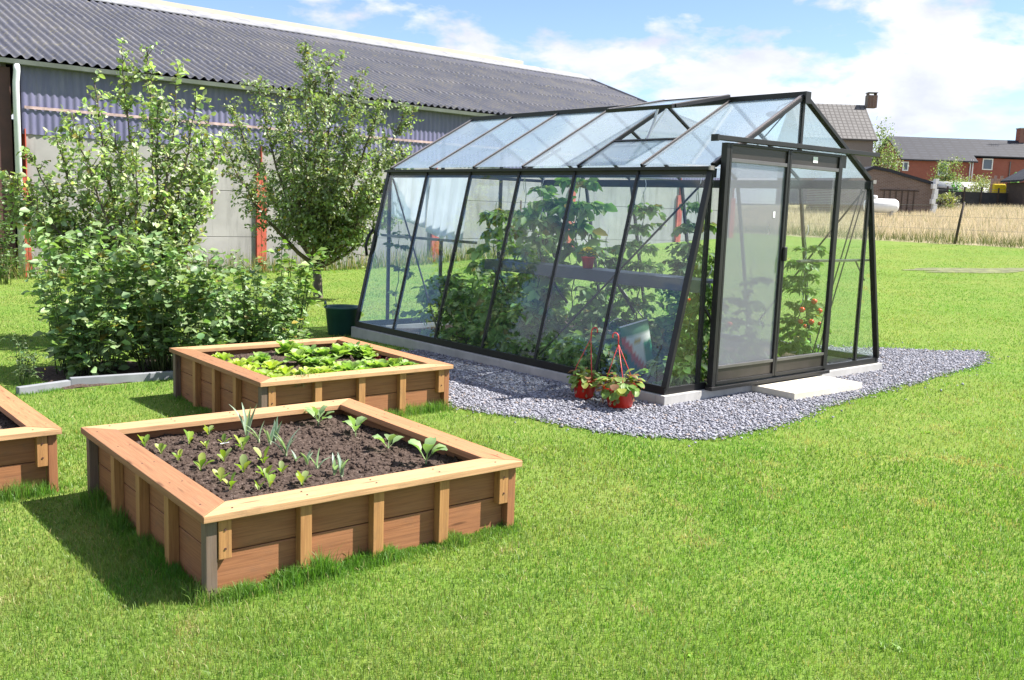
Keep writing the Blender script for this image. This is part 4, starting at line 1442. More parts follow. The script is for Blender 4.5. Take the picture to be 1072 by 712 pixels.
gt = 'tomato plants in the greenhouse'
total += veg_plant('tomato_plant', 'tomato plant with ripe red tomatoes behind the clear glass door', 2.84, .58, 1.35, .27, 900, .095, (.16, .27, .07), 7)
total += veg_plant('tomato_plant', 'tall tomato plant nearest the front left corner inside the greenhouse', 1.35, .85, 1.8, .30, 1100, .085, (.28, .40, .17), 0)
total += veg_plant('tomato_plant', 'tall tomato plant behind the second side pane from the front', 1.35, 1.55, 1.75, .33, 1100, .085, (.27, .40, .15), 0)
total += veg_plant('tomato_plant', 'tomato plant deeper inside, left of the screened door', 1.75, 1.1, 1.25, .32, 700, .085, (.17, .29, .08), 2)
total += veg_plant('tomato_plant', 'low tomato plant right behind the screened door', 1.15, .50, .95, .30, 500, .085, (.15, .26, .07), 1)
total += veg_plant('tomato_plant', 'bushy tomato plant behind the right half of the screened door', 1.95, .60, 1.0, .30, 500, .085, (.15, .26, .07), 1)
total += veg_plant('tomato_plant', 'tomato plant in the middle of the far row under the shelf', 2.45, 1.9, 1.1, .32, 700, .09, (.16, .27, .07), 3)
total += veg_plant('tomato_plant', 'tomato plant in the far row beside the back of the greenhouse', 2.35, 3.0, 1.2, .34, 700, .09, (.16, .27, .07), 0)
total += veg_plant('tomato_plant', 'tomato plant at the back right of the greenhouse', 2.3, 4.0, 1.3, .34, 700, .09, (.15, .26, .07), 0)
gq = 'climbing cucumbers in the greenhouse'
total += veg_plant('cucumber_plant', 'cucumber vine with big leaves reaching the eave in mid greenhouse', 1.10, 2.25, 2.0, .42, 470, .17, (.27, .41, .14), 0, True, gq, 'cucumber plant')
total += veg_plant('cucumber_plant', 'pale cucumber vine behind the third side pane from the far end', 1.0, 3.0, 1.9, .40, 560, .14, (.32, .44, .18), 0, True, gq, 'cucumber plant')
total += veg_plant('bean_plant', 'sparse climbing plant in the far corner behind the last side pane', .48, 4.72, 1.3, .25, 130, .09, (.12, .2, .06), 0, False, None, 'bean plant')
total += veg_plant('cucumber_plant', 'cucumber vine just in front of the white shade sheet', 1.1, 3.6, 1.6, .40, 480, .15, (.27, .40, .14), 0, True, gq, 'cucumber plant')
total += veg_plant('cucumber_plant', 'leafy cucumber vine close to the fourth side pane from the front', .85, 2.55, 1.8, .36, 420, .14, (.30, .43, .16), 0, True, gq, 'cucumber plant')
gs = 'low squash plants along the side glass'
for (x, y, hh, lab) in ((.55, 3.9, .75, 'bushy squash plant below the gap between the white shade sheets'), (.5, 3.35, .62, 'squash plant under the edge of the white shade sheet'), (.5, 2.75, .6, 'squash plant in the middle of the side glass'), (.48, 2.25, .55, 'squash plant left of the white tub'), (.95, 3.2, .8, 'taller squash plant in the second row by the shade sheet'), (1.0, 2.5, .7, 'squash plant in the second row under the shelf'), (1.1, 4.0, .8, 'squash plant in the second row near the far end wall'), (1.05, 1.85, .6, 'squash plant behind the white tub under the shelf'), (1.35, 1.2, .5, 'squash plant behind the grey-blue bucket'), (.62, 1.62, .3, 'small squash plant between the bucket and the white tub'), (.62, 1.3, .32, 'low squash plant right of the white tub'), (.6, .30, .2, 'small plant at the foot of the front corner bar inside')):
    total += veg_plant('squash_plant', lab, x, y, hh, .36, 420, .12, (.28, .42, .15), 0, False, gs, 'squash plant')
print('leaves', total)

# ------------------------------------------------------------------ things round the greenhouse
m = MB(); q = [(1.225, -.02), (1.155, -.535), (2.228, -.535), (2.40, -.02)]
q = [(1.17, -.045), (1.17, -.53), (2.25, -.53), (2.25, -.045)]
o = MB().box((0, 0, .035), (1.08, .46, .07)).build('step_slab', M['slab'], bevel=.006)
X, Y = gl2w(1.71, -.275); o.location = (X, Y, float(gz(X, Y)) + .004); o.rotation_euler = (0, R(0), GYAW - .03)
tag(o, 'pale stone step slab lying on the gravel in front of the greenhouse door', 'step')


def hanging_pot(px, r, hh, tilt, label, hook_turn):
    P = ongnd(*px)
    root = empty('hanging_pot', (P[0], P[1], P[2] + .015), hook_turn, label, 'flower pot', 'red hanging pots on the gravel')
    root.rotation_euler = (tilt, 0, hook_turn)
    MB().lathe([(r * .66, 0), (r * .72, .01), (r * .97, hh * .86), (r * 1.05, hh * .87), (r * 1.05, hh), (r * .97, hh), (r * .95, hh * .85), (0, hh * .84)], n=28).build('pot', M['red_plastic'], root, True)
    m = MB()
    top = np.array((.02, 0, hh + .34))
    for k in range(3):
        a = k * 2.094 + .4
        m.tube([(r * math.cos(a), r * math.sin(a), hh * .93), (r * .75 * math.cos(a), r * .75 * math.sin(a), hh + .10), top], .0035, 6)
    m.tube([top, top + (0, 0, .05)] + [top + (.032 - .032 * math.cos(t), 0, .06 + .032 * math.sin(t)) for t in np.linspace(.1, 3.6, 9)], .0055, 6)
    m.build('hanger', M['pink_plastic'], root, True)
    p = Plant()
    for i in range(95):
        a = random.random() * 6.28; el = R(random.uniform(-5, 80)); st = r * random.uniform(.5, 1.1)
        d = np.array(hdir(a, el)); b0 = np.array((0, 0, hh * .9)); tipp = b0 + d * st * (1.25, 1.25, .8)
        c = jit(random.choice([(.16, .28, .06), (.2, .32, .07), (.28, .38, .1), (.36, .40, .08), (.28, .14, .07)]), .2)
        p.m.tube([b0, (b0 + tipp) / 2 + (0, 0, .01), tipp + np.array((d[0], d[1], 0)) * .004], .0018, 3, col=(.25, .12, .05))
        p.leaf(c, tipp, (d[0], d[1], random.uniform(-.6, .3)), r * random.uniform(.45, .75), r * random.uniform(.4, .6), bend=.7, nseg=4, shape=[.6, 1, .9, .4])
    for i in range(22):
        a = random.random() * 6.28
        b0 = np.array((r * 1.05 * math.cos(a), r * 1.05 * math.sin(a), hh * random.uniform(.35, .95)))
        p.m.tube([(0, 0, hh * .9), (b0[0] * .9, b0[1] * .9, hh * 1.04), b0], .0016, 3, col=(.3, .12, .06))
        p.leaf(jit(random.choice([(.25, .12, .06), (.16, .2, .05), (.35, .2, .12)]), .2), b0, (math.cos(a) * .5, math.sin(a) * .5, -.6), r * .35, r * .22, nseg=3)
    for i in range(10):
        a = random.random() * 6.28; rr = r * random.uniform(.6, 1.2)
        cc = np.array((rr * math.cos(a), rr * math.sin(a), hh * random.uniform(1.0, 1.35)))
        p.m.tube([(0, 0, hh * .9), cc], .0016, 3, col=(.3, .3, .1))
        for q in range(5):
            p.leaf((.75, .72, .70), cc, hdir(q * 1.256 + a, .5), .014, .012, bend=.3, nseg=2)
    pl = p.build('strawberry_plant', M['veg'])
    pl.location = root.location; pl.rotation_euler = root.rotation_euler
    return root, pl


r1, p1 = hanging_pot((611, 418), .108, .175, R(4), 'smaller red hanging pot with its hook standing up, left of the other', .6)
tag(p1, 'strawberry plant with yellowing leaves in the smaller left pot', 'strawberry plant', 'strawberry plants in red pots')
r2, p2 = hanging_pot((649, 427.5), .135, .175, R(-4), 'wider red hanging pot with a curled hook, nearer the corner bar', 2.3)
tag(p2, 'bushy strawberry plant spilling over the wider right pot', 'strawberry plant', 'strawberry plants in red pots')

# dark green garden tub
P = gnd(358, 351, -.03)
tb = empty('garden_tub', (P[0] - .02, P[1] + .15, float(gz(P[0], P[1]))), .3, 'dark green plastic tub with two rope handles at the far greenhouse corner', 'tub')
MB().lathe([(.17, 0), (.18, .01), (.215, .32), (.235, .33), (.235, .35), (.215, .352), (.20, .33), (.17, .03), (0, .03)], n=30).build('tub_body', M['tub_green'], tb, True)
for sgn in (-1, 1):
    MB().tube([(sgn * .215 + .0, .07 * math.cos(a), .335 + .075 * math.sin(a)) for a in np.linspace(0, PI, 10)], .011, 8).build('handle', M['tub_green'], tb, True)

# ------------------------------------------------------------------ barn
BA = np.array((-9.87, 19.22)); bz0 = float(gz(*BA)) - .05
barn = empty('barn', (BA[0], BA[1], 0), GYAW, 'long grey barn with corrugated roof, blue cladding and concrete panel wall', 'barn')
S0, S1, ED, RZ, EZ, FR = -.45, 23.2, 8.0, 6.95, 4.10, -.10
# concrete wall panels
posts = [.10, 5.13, 10.15, 15.2, 20.2, S1 - .1]
for a, b in zip(posts[:-1], posts[1:]):
    for z1, z2 in ((-.45, .693), (.703, 1.74), (1.75, 2.79)):
        MB().box(((a + b) / 2, .10, (z1 + z2) / 2), (b - a - .012, .16, z2 - z1)).build('concrete_panel', M['barn_concrete'], barn, bevel=.006)
for k, s in enumerate(posts):
    MB().box((s + (.0 if k else -.02), .0, .83 if k else .65), (.24 if k else .12, .10, 2.74 if k else 2.4)).build('steel_column', M['rust_post'], barn)
    MB().box((s, .07, 1.0), (.02, .25, 3.6)).build('column_web', M['rust_post'], barn)
# small slots in the panels
for s in (3.95, 8.6, 13.2):
    MB().box((s, .018, 1.62), (.05, .012, .38)).build('panel_slot', M['brown_post'], barn)
# corner post
MB().box((-.30, .05, 1.75), (.32, .2, 4.4)).build('corner_post', M['brown_post'], barn)
MB().box((.02, .11, 3.35), (.10, .12, 1.3)).build('door_jamb', M['brown_post'], barn)
# cladding
n = int((S1 - .1) / .14 * 8); s_ = np.linspace(.05, S1, n)
zs_ = [2.70, 2.702, 3.4, 4.118, 4.12]
yv = .0 + .010 * np.sin(s_ / .14 * 2 * PI)
V = np.concatenate([np.stack([s_, yv, np.full(n, z)], -1) for z in zs_])
i = np.arange(n - 1); F = np.concatenate([np.stack([i + r * n, i + 1 + r * n, i + 1 + (r + 1) * n, i + (r + 1) * n], -1) for r in range(len(zs_) - 1)])
o = fast_mesh('cladding', V, F, M['cladding'], barn, smooth=True); md = o.modifiers.new('s', 'SOLIDIFY'); md.thickness = .008; md.offset = 1
MB().box((S1 / 2, -.040, 3.22), (S1 - .2, .010, .055)).build('cladding_strip', mat_paint('rusty_pink_strip', (.42, .30, .29), .7, 0, .4, 9), barn)
# roof (front and back slopes), laid in courses
sl = math.hypot(ED - FR, RZ - EZ); cth, sth = (ED - FR) / sl, (RZ - EZ) / sl
def roof(sgn):
    n = int((S1 - S0) / .205 * 8); s_ = np.linspace(S0, S1, n)
    cw = .036 * np.sin(s_ / .205 * 2 * PI)
    rowsV = []; courses = 5
    for c in range(courses):
        for e, lift in ((c / courses, .026), ((c + 1) / courses, .0)):
            d = e * sl
            y = FR + d * cth - sth * (cw + lift); z = EZ + .05 + d * sth + cth * (cw + lift)
            if sgn < 0: y = 2 * ED - y
            rowsV.append(np.stack([s_, y, z], -1))
    V = np.concatenate(rowsV); F = []
    i = np.arange(n - 1)
    for r in range(len(rowsV) - 1):
        F.append(np.stack([i + r * n, i + 1 + r * n, i + 1 + (r + 1) * n, i + (r + 1) * n], -1))
    o = fast_mesh('roof', V, np.concatenate(F), M['fibre'], barn, smooth=True)
    md = o.modifiers.new('s', 'SOLIDIFY'); md.thickness = .01
    return o
roof(1); roof(-1)
# ridge cap
rc = MB()
for k in range(10):
    a, b = S0 + (S1 - S0) * k / 10, S0 + (S1 - S0) * (k + 1) / 10 - .012
    lift = .0
    rc.prism([(a, ED - .62, RZ - .62 * sth / cth + .13), (a, ED, RZ + .17), (a, ED, RZ + .14), (a, ED - .62, RZ - .62 * sth / cth + .10)], (b - a, 0, 0))
rc.build('ridge_cap', mat_paint('ridge_cap_grey', (.22, .225, .245), .8, 0, .25, 3), barn)
MB().prism([(S0, ED + .01, RZ + .14), (S0, ED + .01, RZ + .30), (S0, ED + 1.6, RZ - .30), (S0, ED + 1.6, RZ - .5)], (S1 - S0 - 3.2, 0, 0)).build('roof_light', mat_paint('beige_roof_light', (.55, .47, .37), .6, 0, .1, 2), barn)
# verges, gutter, downpipe
for s in (S0 - .02, S1):
    MB().beam((s, FR - .02, EZ + .06), (s, ED, RZ + .06), .05, .16, (0, 0, 1)).build('verge_board', M['gutter'], barn)
MB().prism([(S0, FR + .085, EZ - .085), (S0, FR - .13, EZ - .085), (S0, FR - .15, EZ + .0), (S0, FR - .02, EZ + .0), (S0, FR + .085, EZ + .03)], (S1 - S0, 0, 0)).build('gutter', M['gutter'], barn)
for k in range(22):
    pass
MB().tube([(-.05, FR - .08, EZ - .09), (-.05, FR - .09, EZ - .22), (-.07, -.18, EZ - .42), (-.07, -.16, EZ - .6), (-.07, -.16, -.3)], .062, 12).build('downpipe', M['pipe'], barn, True)
# back wall and gables so that the barn is closed
MB().box((S1 / 2, 2 * ED - .1, 1.8), (S1, .15, 4.4)).build('back_wall', M['barn_concrete'], barn)
for s in (S0 + .2, S1 - .15):
    MB().prism([(s, .2, -.4), (s, 2 * ED - .2, -.4), (s, 2 * ED - .2, EZ + .1), (s, ED, RZ - .1), (s, .2, EZ + .1)], (.1, 0, 0)).build('gable_wall', M['brick_brown'], barn)

# ------------------------------------------------------------------ houses and yard beyond the field
def wallbox(root, name, x0, x1, y0, y1, z0, z1, mat):
    m = MB()
    for (a, b, d) in (((x0, y0), (x1, y0), 0), ((x1, y0), (x1, y1), 1), ((x1, y1), (x0, y1), 2), ((x0, y1), (x0, y0), 3)):
        L = math.hypot(b[0] - a[0], b[1] - a[1])
        m.add([(a[0], a[1], z0), (b[0], b[1], z0), (b[0], b[1], z1), (a[0], a[1], z1)], [(0, 1, 2, 3)], [(0, z0, 0), (L, z0, 0), (L, z1, 0), (0, z1, 0)])
    return m.build(name, M[mat], root)


def gable_roof(root, x0, x1, y0, y1, ze, zr, mat, over=.25, th=.12):
    ym = (y0 + y1) / 2; m = MB()
    for sg in (1, -1):
        ya = y0 - over if sg == 1 else y1 + over
        k = (zr - ze) / (ym - y0)
        za = ze - over * k
        L = math.hypot(ym - (y0 - over), zr - za)
        P = [(x0 - over, ya, za), (x1 + over, ya, za), (x1 + over, ym, zr), (x0 - over, ym, zr)]
        G = [(0, 0, 0), (x1 - x0 + 2 * over, 0, 0), (x1 - x0 + 2 * over, L, 0), (0, L, 0)]
        P2 = [(x, y, z + th) for x, y, z in P]
        m.add(P + P2, [(0, 1, 2, 3), (4, 5, 6, 7), (0, 1, 5, 4), (1, 2, 6, 5), (3, 0, 4, 7)], G + G)
    return m.build('roof', M[mat], root)


def gable_ends(root, x0, x1, y0, y1, ze, zr, mat):
    for x in (x0, x1):
        MB().prism([(x, y0, ze), (x, y1, ze), (x, (y0 + y1) / 2, zr)], (.1 if x == x0 else -.1, 0, 0), g=[(y0, ze, 0), (y1, ze, 0), ((y0 + y1) / 2, zr, 0)]).build('gable', M[mat], root)


def window(root, x, y, z, w, h, label=None):
    f = MB(); t = .09
    f.box((x, y, z + h / 2 - t / 2), (w, .08, t)); f.box((x, y, z - h / 2 + t / 2), (w, .08, t))
    f.box((x - w / 2 + t / 2, y, z), (t, .08, h - 2 * t)); f.box((x + w / 2 - t / 2, y, z), (t, .08, h - 2 * t))
    o = f.build('window', M['window_white'], root)
    MB().box((x, y + .02, z), (w - 2 * t, .03, h - 2 * t)).build('pane', M['pane'], o)
    return o


def xw(px, Y): return float(atY(px, 200, Y)[0])
def zw(px, py, Y): return float(atY(px, py, Y)[2])

# red brick terrace
Yh = 86.0
x0, xs_, x1 = xw(943, Yh), xw(1017, Yh), xw(1072, Yh) + 8
zg = float(gz(x0 + 8, Yh)) - .6
rz_ = empty('brick_house', (x0, Yh, zg), R(-1.0), 'red brick house with a long dark slate roof beyond the dry field', 'house')
ev = zw(980, 166, Yh) - zg; rg = zw(980, 145.5, Yh + 3.6) - zg
wallbox(rz_, 'wall', 0, xs_ - x0, 0, 7.5, 0, ev, 'brick_red')
kx_ = (rg - ev + .1) / 3.75; xr_ = xs_ - x0
for (xa, xb2, yc) in ((-.3, xr_ + .15, -.3), (xr_ + .15, x1 - x0, .72)):
    mr = MB(); za_ = ev - .1 + kx_ * yc; Lr = math.hypot(3.75 - yc, rg - za_); La = xb2 - xa
    PP = [(xa, yc, za_), (xb2, yc, za_), (xb2, 3.75, rg), (xa, 3.75, rg)]; off_ = xa + 20
    GG = [(off_, 9 - Lr, 0), (off_ + La, 9 - Lr, 0), (off_ + La, 9, 0), (off_, 9, 0)]
    mr.add(PP + [(x, y, z + .12) for x, y, z in PP], [(0, 1, 2, 3), (4, 5, 6, 7), (0, 1, 5, 4), (1, 2, 6, 5), (3, 0, 4, 7)], GG + GG)
    mr.build('roof', M['slate'], rz_)
mr = MB(); mr.prism([(-.3, 3.751, rg), (-.3, 7.8, ev - .18), (-.3, 7.8, ev - .06), (-.3, 3.751, rg + .12)], (x1 - x0 + .3, 0, 0)); mr.build('roof', M['slate'], rz_)
gable_ends(rz_, 0, x1 - x0, 0, 7.5, ev, rg - .05, 'brick_red')
# right-hand part stands proud and slightly taller
wallbox(rz_, 'wall', xs_ - x0 + .01, x1 - x0, 1.0, 7.49, 0, ev + .22, 'brick_red')
def hw(px, py, w, h, y=-.03): return window(rz_, xw(px, Yh) - x0, y, zw(px, py, Yh) - zg, w, h)
hw(984.5, 176.5, .85, 1.25); hw(1035.5, 171.5, .92, 1.0, .97); hw(1033, 196.5, .9, .85, .97)
hw(939.5 + 6, 174, .5, .8)
for px in (1012, 1059, 1014.5):
    MB().tube([(xw(px, Yh) - x0, -.12 if px < 1017 else .92, 0), (xw(px, Yh) - x0, -.12 if px < 1017 else .92, ev)], .05, 8).build('downpipe', M['pipe'] if px != 1059 else M['rail'], rz_)
ch = MB().box((xw(1065, Yh + 3.7) - x0, 3.75, rg + .35), (1.25, .8, 1.6)).build('chimney', M['brick_red'], rz_)
MB().box((xw(1065, Yh + 3.7) - x0, 3.75, rg + 1.19), (1.35, .9, .09)).build('chimney_cap', M['concrete'], ch)
am = MB(); ax_ = xw(1062, Yh + 3.7) - x0
am.tube([(ax_, 3.3, rg + .6), (ax_, 3.3, rg + 4.2)], .03, 6); am.tube([(ax_, 3.3, rg + 4.1), (ax_ + 1.1, 3.3, rg + 4.1)], .025, 6); am.tube([(ax_, 3.3, rg + 1.9), (ax_ + 1.1, 3.3, rg + 1.9)], .025, 6)
for k in range(5): am.tube([(ax_ + .15 + k * .2, 3.0, rg + 4.1), (ax_ + .15 + k * .2, 3.6, rg + 4.1)], .012, 4)
am.build('antenna', M['rail'], rz_)

# grey house behind the greenhouse
Yg = 70.0
x0g, x1g = xw(836, Yg), xw(910, Yg)
zgg = float(gz(x1g, Yg)) - .6
gh2 = empty('grey_house', (x0g, Yg, zgg), 0, 'grey brick house with tiled roof and chimney behind the greenhouse', 'house')
evg = zw(890, 143, Yg) - zgg; rgg = zw(880, 111, Yg + 3) - zgg
wallbox(gh2, 'wall', 0, x1g - x0g, 0, 6, 0, evg, 'brick_grey')
gable_roof(gh2, 0, x1g - x0g, 0, 6, evg - .1, rgg, 'tile_grey', .22)
gable_ends(gh2, 0, x1g - x0g, 0, 6, evg, rgg - .05, 'brick_grey')
cx_ = xw(904, Yg + 3) - x0g
ch = MB().box((cx_, 3.0, rgg + .38), (.7, .62, .9)).build('chimney', M['brick_brown'], gh2)
MB().box((cx_, 3.0, rgg + 1.02), (.72, .66, .05)).build('chimney_cap', M['rail'], ch)
cm = MB()
for a in (-.28, .28): cm.box((cx_ + a, 3.0, rgg + .91), (.06, .5, .16))
cm.build('chimney_support', M['brick_brown'], ch)
window(gh2, 1.8, -.03, evg - 1.6, 1.0, 1.2)

# brick shed with a sloping roof
Ys = 52.0
x0s, x1s = xw(880, Ys), xw(976.5, Ys)
zsh = float(gz(x1s - 1, Ys)) - .5
shd = empty('brick_shed', (x0s, Ys, zsh), 0, 'brown brick shed with a sloping dark roof edge, beside the white tank', 'shed')
prof = [(880, 189), (912, 174.5), (930, 178), (976.5, 191.5)]
pr = [(xw(a, Ys) - x0s, zw(a, b, Ys) - zsh) for a, b in prof]
L_ = x1s - x0s
m = MB()
front = [(0, 0, 0), (L_, 0, 0)] + [(x, 0, z - .12) for x, z in pr[::-1]]
m.prism(front, (0, 6, 0), g=[(x, z, 0) for x, y, z in front]); m.build('wall', M['brick_brown'], shd)
m = MB()
top = [(pr[0][0] - .2, -.12, pr[0][1] - .09)] + [(x, -.12, z) for x, z in pr[1:-1]] + [(pr[-1][0] + .2, -.12, pr[-1][1] - .06)]
m.prism([(x, y, z - .12) for x, y, z in top] + [(x, y, z + .04) for x, y, z in top[::-1]], (0, 6.3, 0)); m.build('roof', M['slate'], shd)
for k in range(6):
    MB().box((L_ - 1.0 - k * .32, -.05, 1.15), (.03, .04, 1.3)).build('paling', M['post_dark'], shd)
MB().box((L_ - 1.8, -.05, 1.75), (2.1, .03, .05)).build('paling_rail', M['post_dark'], shd)
o = MB(); 
for k in range(7): o.box((.06 * math.sin(k * 2.2), .0, .25 + k * .265), (.20 + .06 * math.sin(k * 3.1), .3, .26))
o = o.build('plastic_crates', M['white_plastic']); o.location = (xw(978.5, 51.7), 51.7, zsh + .45)
o.name = 'crate_tower'; tag(o, 'ragged white stack standing at the right corner of the brick shed', 'stack')

# white gas tank
Yt = 47.0
xt0, xt1 = xw(906, Yt), xw(941.5, Yt)
zt = zw(925, 215.5, Yt)
tk = empty('gas_tank', (xt0, Yt, zt - .45), 0, 'white horizontal gas tank lying in the dry field by the shed', 'tank')
rr_ = .34
Lt = xt1 - xt0
MB().tube([(0.0, 0, .45), (.05, 0, .45), (.18, 0, .45), (Lt - .18, 0, .45), (Lt - .05, 0, .45), (Lt, 0, .45)], [.12, .26, rr_, rr_, .26, .12], 24).build('tank_body', M['white_plastic'], tk, True)
MB().lathe([(.18, 0), (.18, .14), (.13, .18), (0, .19)], (.42, 0, .45 + rr_ - .03), 18).build('valve_cover', M['white_plastic'], tk, True)
for a in (.35, Lt - .35): MB().box((a, 0, .08), (.12, .5, .32)).build('tank_foot', M['concrete'], tk)

# yard clutter behind the field
Yc = 64.0
def yardz(px): return float(gz(xw(px, Yc), Yc)) - .1
fen = empty('yard_fence', (xw(974, 62), 62, float(gz(xw(974, 62), 62)) - .1), 0, 'dark mesh yard fence along the far edge of the dry field', 'fence')
Lf = xw(1072, 62) + 6 - xw(974, 62)
for k in range(12): MB().box((k * Lf / 11, 0, .75), (.08, .08, 1.5)).build('fence_post', M['post_dark'], fen)
MB().box((Lf / 2, .06, .62), (Lf, .02, 1.15)).build('fence_screen', mat_paint('dark_fence_screen', (.03, .032, .035), .8, 0, .3, 3), fen)
for z in (1.25, 1.4): MB().beam((0, 0, z), (Lf, 0, z), .02, .02).build('fence_wire', M['wire'], fen)
# tunnel with pale cover
tn = empty('poly_tunnel', (xw(1003, 67), 67, float(gz(xw(1003, 67), 67))), 0, 'low garden tunnel with a pale curved cover behind the yard fence', 'tunnel')
MB().tube([(-2.0 + .0, 0, .9), (2.0, 0, .9)], .95, 20).build('tunnel_cover', mat_paint('pale_tunnel_cover', (.42, .43, .42), .5, 0, .15, 2), tn, True)
tp = empty('covered_trailer', (xw(985, 63.5), 63.5, float(gz(xw(985, 63.5), 63.5)) - .1), 0, 'black tarpaulin-covered heap behind the fence, right of the shed', 'tarpaulin heap')
m = MB(); m.prism([(-1.0, 0, 0), (1.5, 0, 0), (1.45, 0, 1.0), (.9, 0, 1.45), (-.4, 0, 1.55), (-.95, 0, 1.1)], (0, 1.6, 0)); m.build('tarpaulin', mat_paint('black_tarpaulin', (.018, .018, .02), .6, 0, .3), tp, bevel=.12)
MB().box((.25, -.05, .1), (2.3, .06, .12)).build('trailer_edge', M['rail'], tp)
# yellow play tower, parasol, hut
pt_ = empty('play_slide', (xw(1048.5, 63.4), 63.4, yardz(1048)), 0, 'yellow plastic play slide in the far yard', 'slide')
MB().prism([(-.55, 0, 1.75), (.25, 0, 1.75), (.7, 0, .25), (.55, 0, .2), (.1, 0, 1.2), (-.35, 0, .9), (-.55, 0, .9)], (0, .6, 0)).build('slide_chute', mat_paint('yellow_plastic', (.72, .55, .02), .4, 0, .1), pt_, bevel=.05)
MB().box((-.45, .3, .5), (.5, .7, .9)).build('slide_base', mat_paint('blue_toy_plastic', (.05, .12, .42), .4, 0, .1), pt_, bevel=.05)
ub_ = empty('closed_parasol', (xw(1061.5, 63.3), 63.3, yardz(1061)), 0, 'folded bright green parasol beside the yellow slide', 'parasol')
MB().lathe([(.03, 2.55), (.12, 2.45), (.22, 2.0), (.42, 1.35), (.40, 1.32), (.1, 1.5)][::-1], n=12).build('canopy', mat_paint('lime_fabric', (.16, .42, .05), .7, 0, .15), ub_)
MB().tube([(0, 0, 0), (0, 0, 2.6)], .03, 8).build('pole', M['rail'], ub_)
pb = empty('pink_playhouse', (xw(1042.5, 63.6), 63.6, yardz(1042)), 0, 'tall pinkish wooden board set left of the yellow slide', 'board')
m = MB()
for k in range(4): m.box((-.3 + k * .2, 0, 1.05 + .1 * (k % 2)), (.17, .06, 2.1 + .2 * (k % 2)))
m.build('boards', mat_paint('faded_pink_board', (.42, .28, .24), .7, 0, .2), pb)
ht = empty('dark_hut', (xw(1072, 60), 60, float(gz(xw(1068, 60), 60)) - .1), 0, 'dark wooden hut with a sloping roof at the right edge of the photo', 'hut')
MB().box((1.5, 1.2, .9), (2.9, 2.2, 1.8)).build('wall', M['post_dark'], ht)
MB().prism([(-.25, -.15, 1.95), (1.5, -.15, 2.95), (3.25, -.15, 1.95), (3.25, -.15, 1.82), (1.5, -.15, 2.82), (-.25, -.15, 1.82)], (0, 2.7, 0)).build('roof', M['slate'], ht)
MB().box((.6, .08, .9), (.6, .04, 1.4)).build('window', M['pane'], ht)

# hedges and far trees
def blob_tree(name, label, P, w, h, col, n, leafL, trunk=.3, cat='tree', grp=None, layers=7):
    root = empty(name, P, 0, label, cat, grp)
    wood = MB(); wood.tube([(0, 0, -.2), (0.03, 0, h * .4), (0, .02, h * .8)], [w * .05 + .03, w * .04, .02], 7)
    cl = []
    for k in range(layers * 3):
        a = random.random() * 6.28; r = w * .5 * math.sqrt(random.random()); z = trunk * h + (h * (1 - trunk)) * random.random()
        r *= (1 - .55 * ((z / h - .5) / .5) ** 2)
        c = np.array((r * math.cos(a), r * math.sin(a), z)); cl.append(c)
        wood.tube([(0, 0, z * .55), c * (.5, .5, .85), c], [.03, .02, .008], 5)
    wood.build('trunk', M['bark'], root, True)
    cl = np.array(cl); idx = rng.integers(0, len(cl), n)
    pos = cl[idx] + rng.normal(0, 1, (n, 3)) * np.array((w * .11, w * .11, h * .075))
    dirs = rng.normal(0, 1, (n, 3)) + (0, 0, .2); nrm = rng.normal(0, .6, (n, 3)) + (0, 0, 1)
    Ls = leafL * rng.uniform(.6, 1.3, n)
    leaf_cloud('foliage', pos, dirs, nrm, Ls, Ls * .6, rand_cols(n, col, .25, .02), M['leaf'], root)


def far_at(px, Y): x = xw(px, Y); return (x, Y, float(gz(x, Y)) - .1)
blob_tree('birch_tree', 'pale green tree at the right end of the grey house', far_at(916, 74), 3.0, zw(916, 136, 74) - far_at(916, 74)[2], (.22, .29, .14), 3000, .15)
blob_tree('yew_bush', 'pointed light green bush in front of the red brick house', far_at(992, 70), 2.3, 3.4, (.22, .28, .12), 4200, .13, .05, 'bush')
blob_tree('hawthorn_bush', 'wide olive bush behind the black heap and the fence', far_at(1016, 66), 4.0, 2.0, (.24, .26, .14), 5200, .12, .05, 'bush')
blob_tree('elder_bush', 'small bright green bush by the fence, left of the leaning post', far_at(999, 63.2), .9, 1.7, (.11, .28, .08), 500, .16, .02, 'bush')
blob_tree('sloe_bush', 'low shaggy bush growing at the field edge beside the shed', far_at(985, 57), 2.2, 1.0, (.2, .21, .1), 900, .18, .02, 'bush')
blob_tree('gorse_bush', 'grey-green bush behind the brown fence in front of the lower window', far_at(1030, 67), 2.4, 2.2, (.21, .24, .11), 2000, .12, .02, 'bush')

# wire fence between lawn and field
fp0 = at_range(1000, 250, 30.5)
fe = empty('wire_fence', fp0, 0, 'old wire fence with a leaning dark post at the edge of the dry field', 'fence')
fdir = np.array((.6, -.8)); 
fposts = []
for k in (-3, -2, -1, 0, 1, 2):
    q = fp0[:2] + fdir * k * 4.6; z = float(gz(*q))
    lx_, ly_ = q[0] - fp0[0], q[1] - fp0[1]; lz_ = z - fp0[2]
    ln = .17 if k == 0 else random.uniform(-.08, .08)
    MB().tube([(lx_ - ln * .1, ly_, lz_ - .2), (lx_ + ln * .5, ly_, lz_ + .7), (lx_ + ln, ly_, lz_ + 1.32)], [.045, .042, .038], 8).build('fence_post', M['post_dark'], fe, True)
    fposts.append((lx_, ly_, lz_, ln))
for hgt in (.45, .85, 1.2):
    MB().tube([(a + l * hgt / 1.3, b, c + hgt) for a, b, c, l in fposts], .004, 5).build('fence_wire', M['wire'], fe)

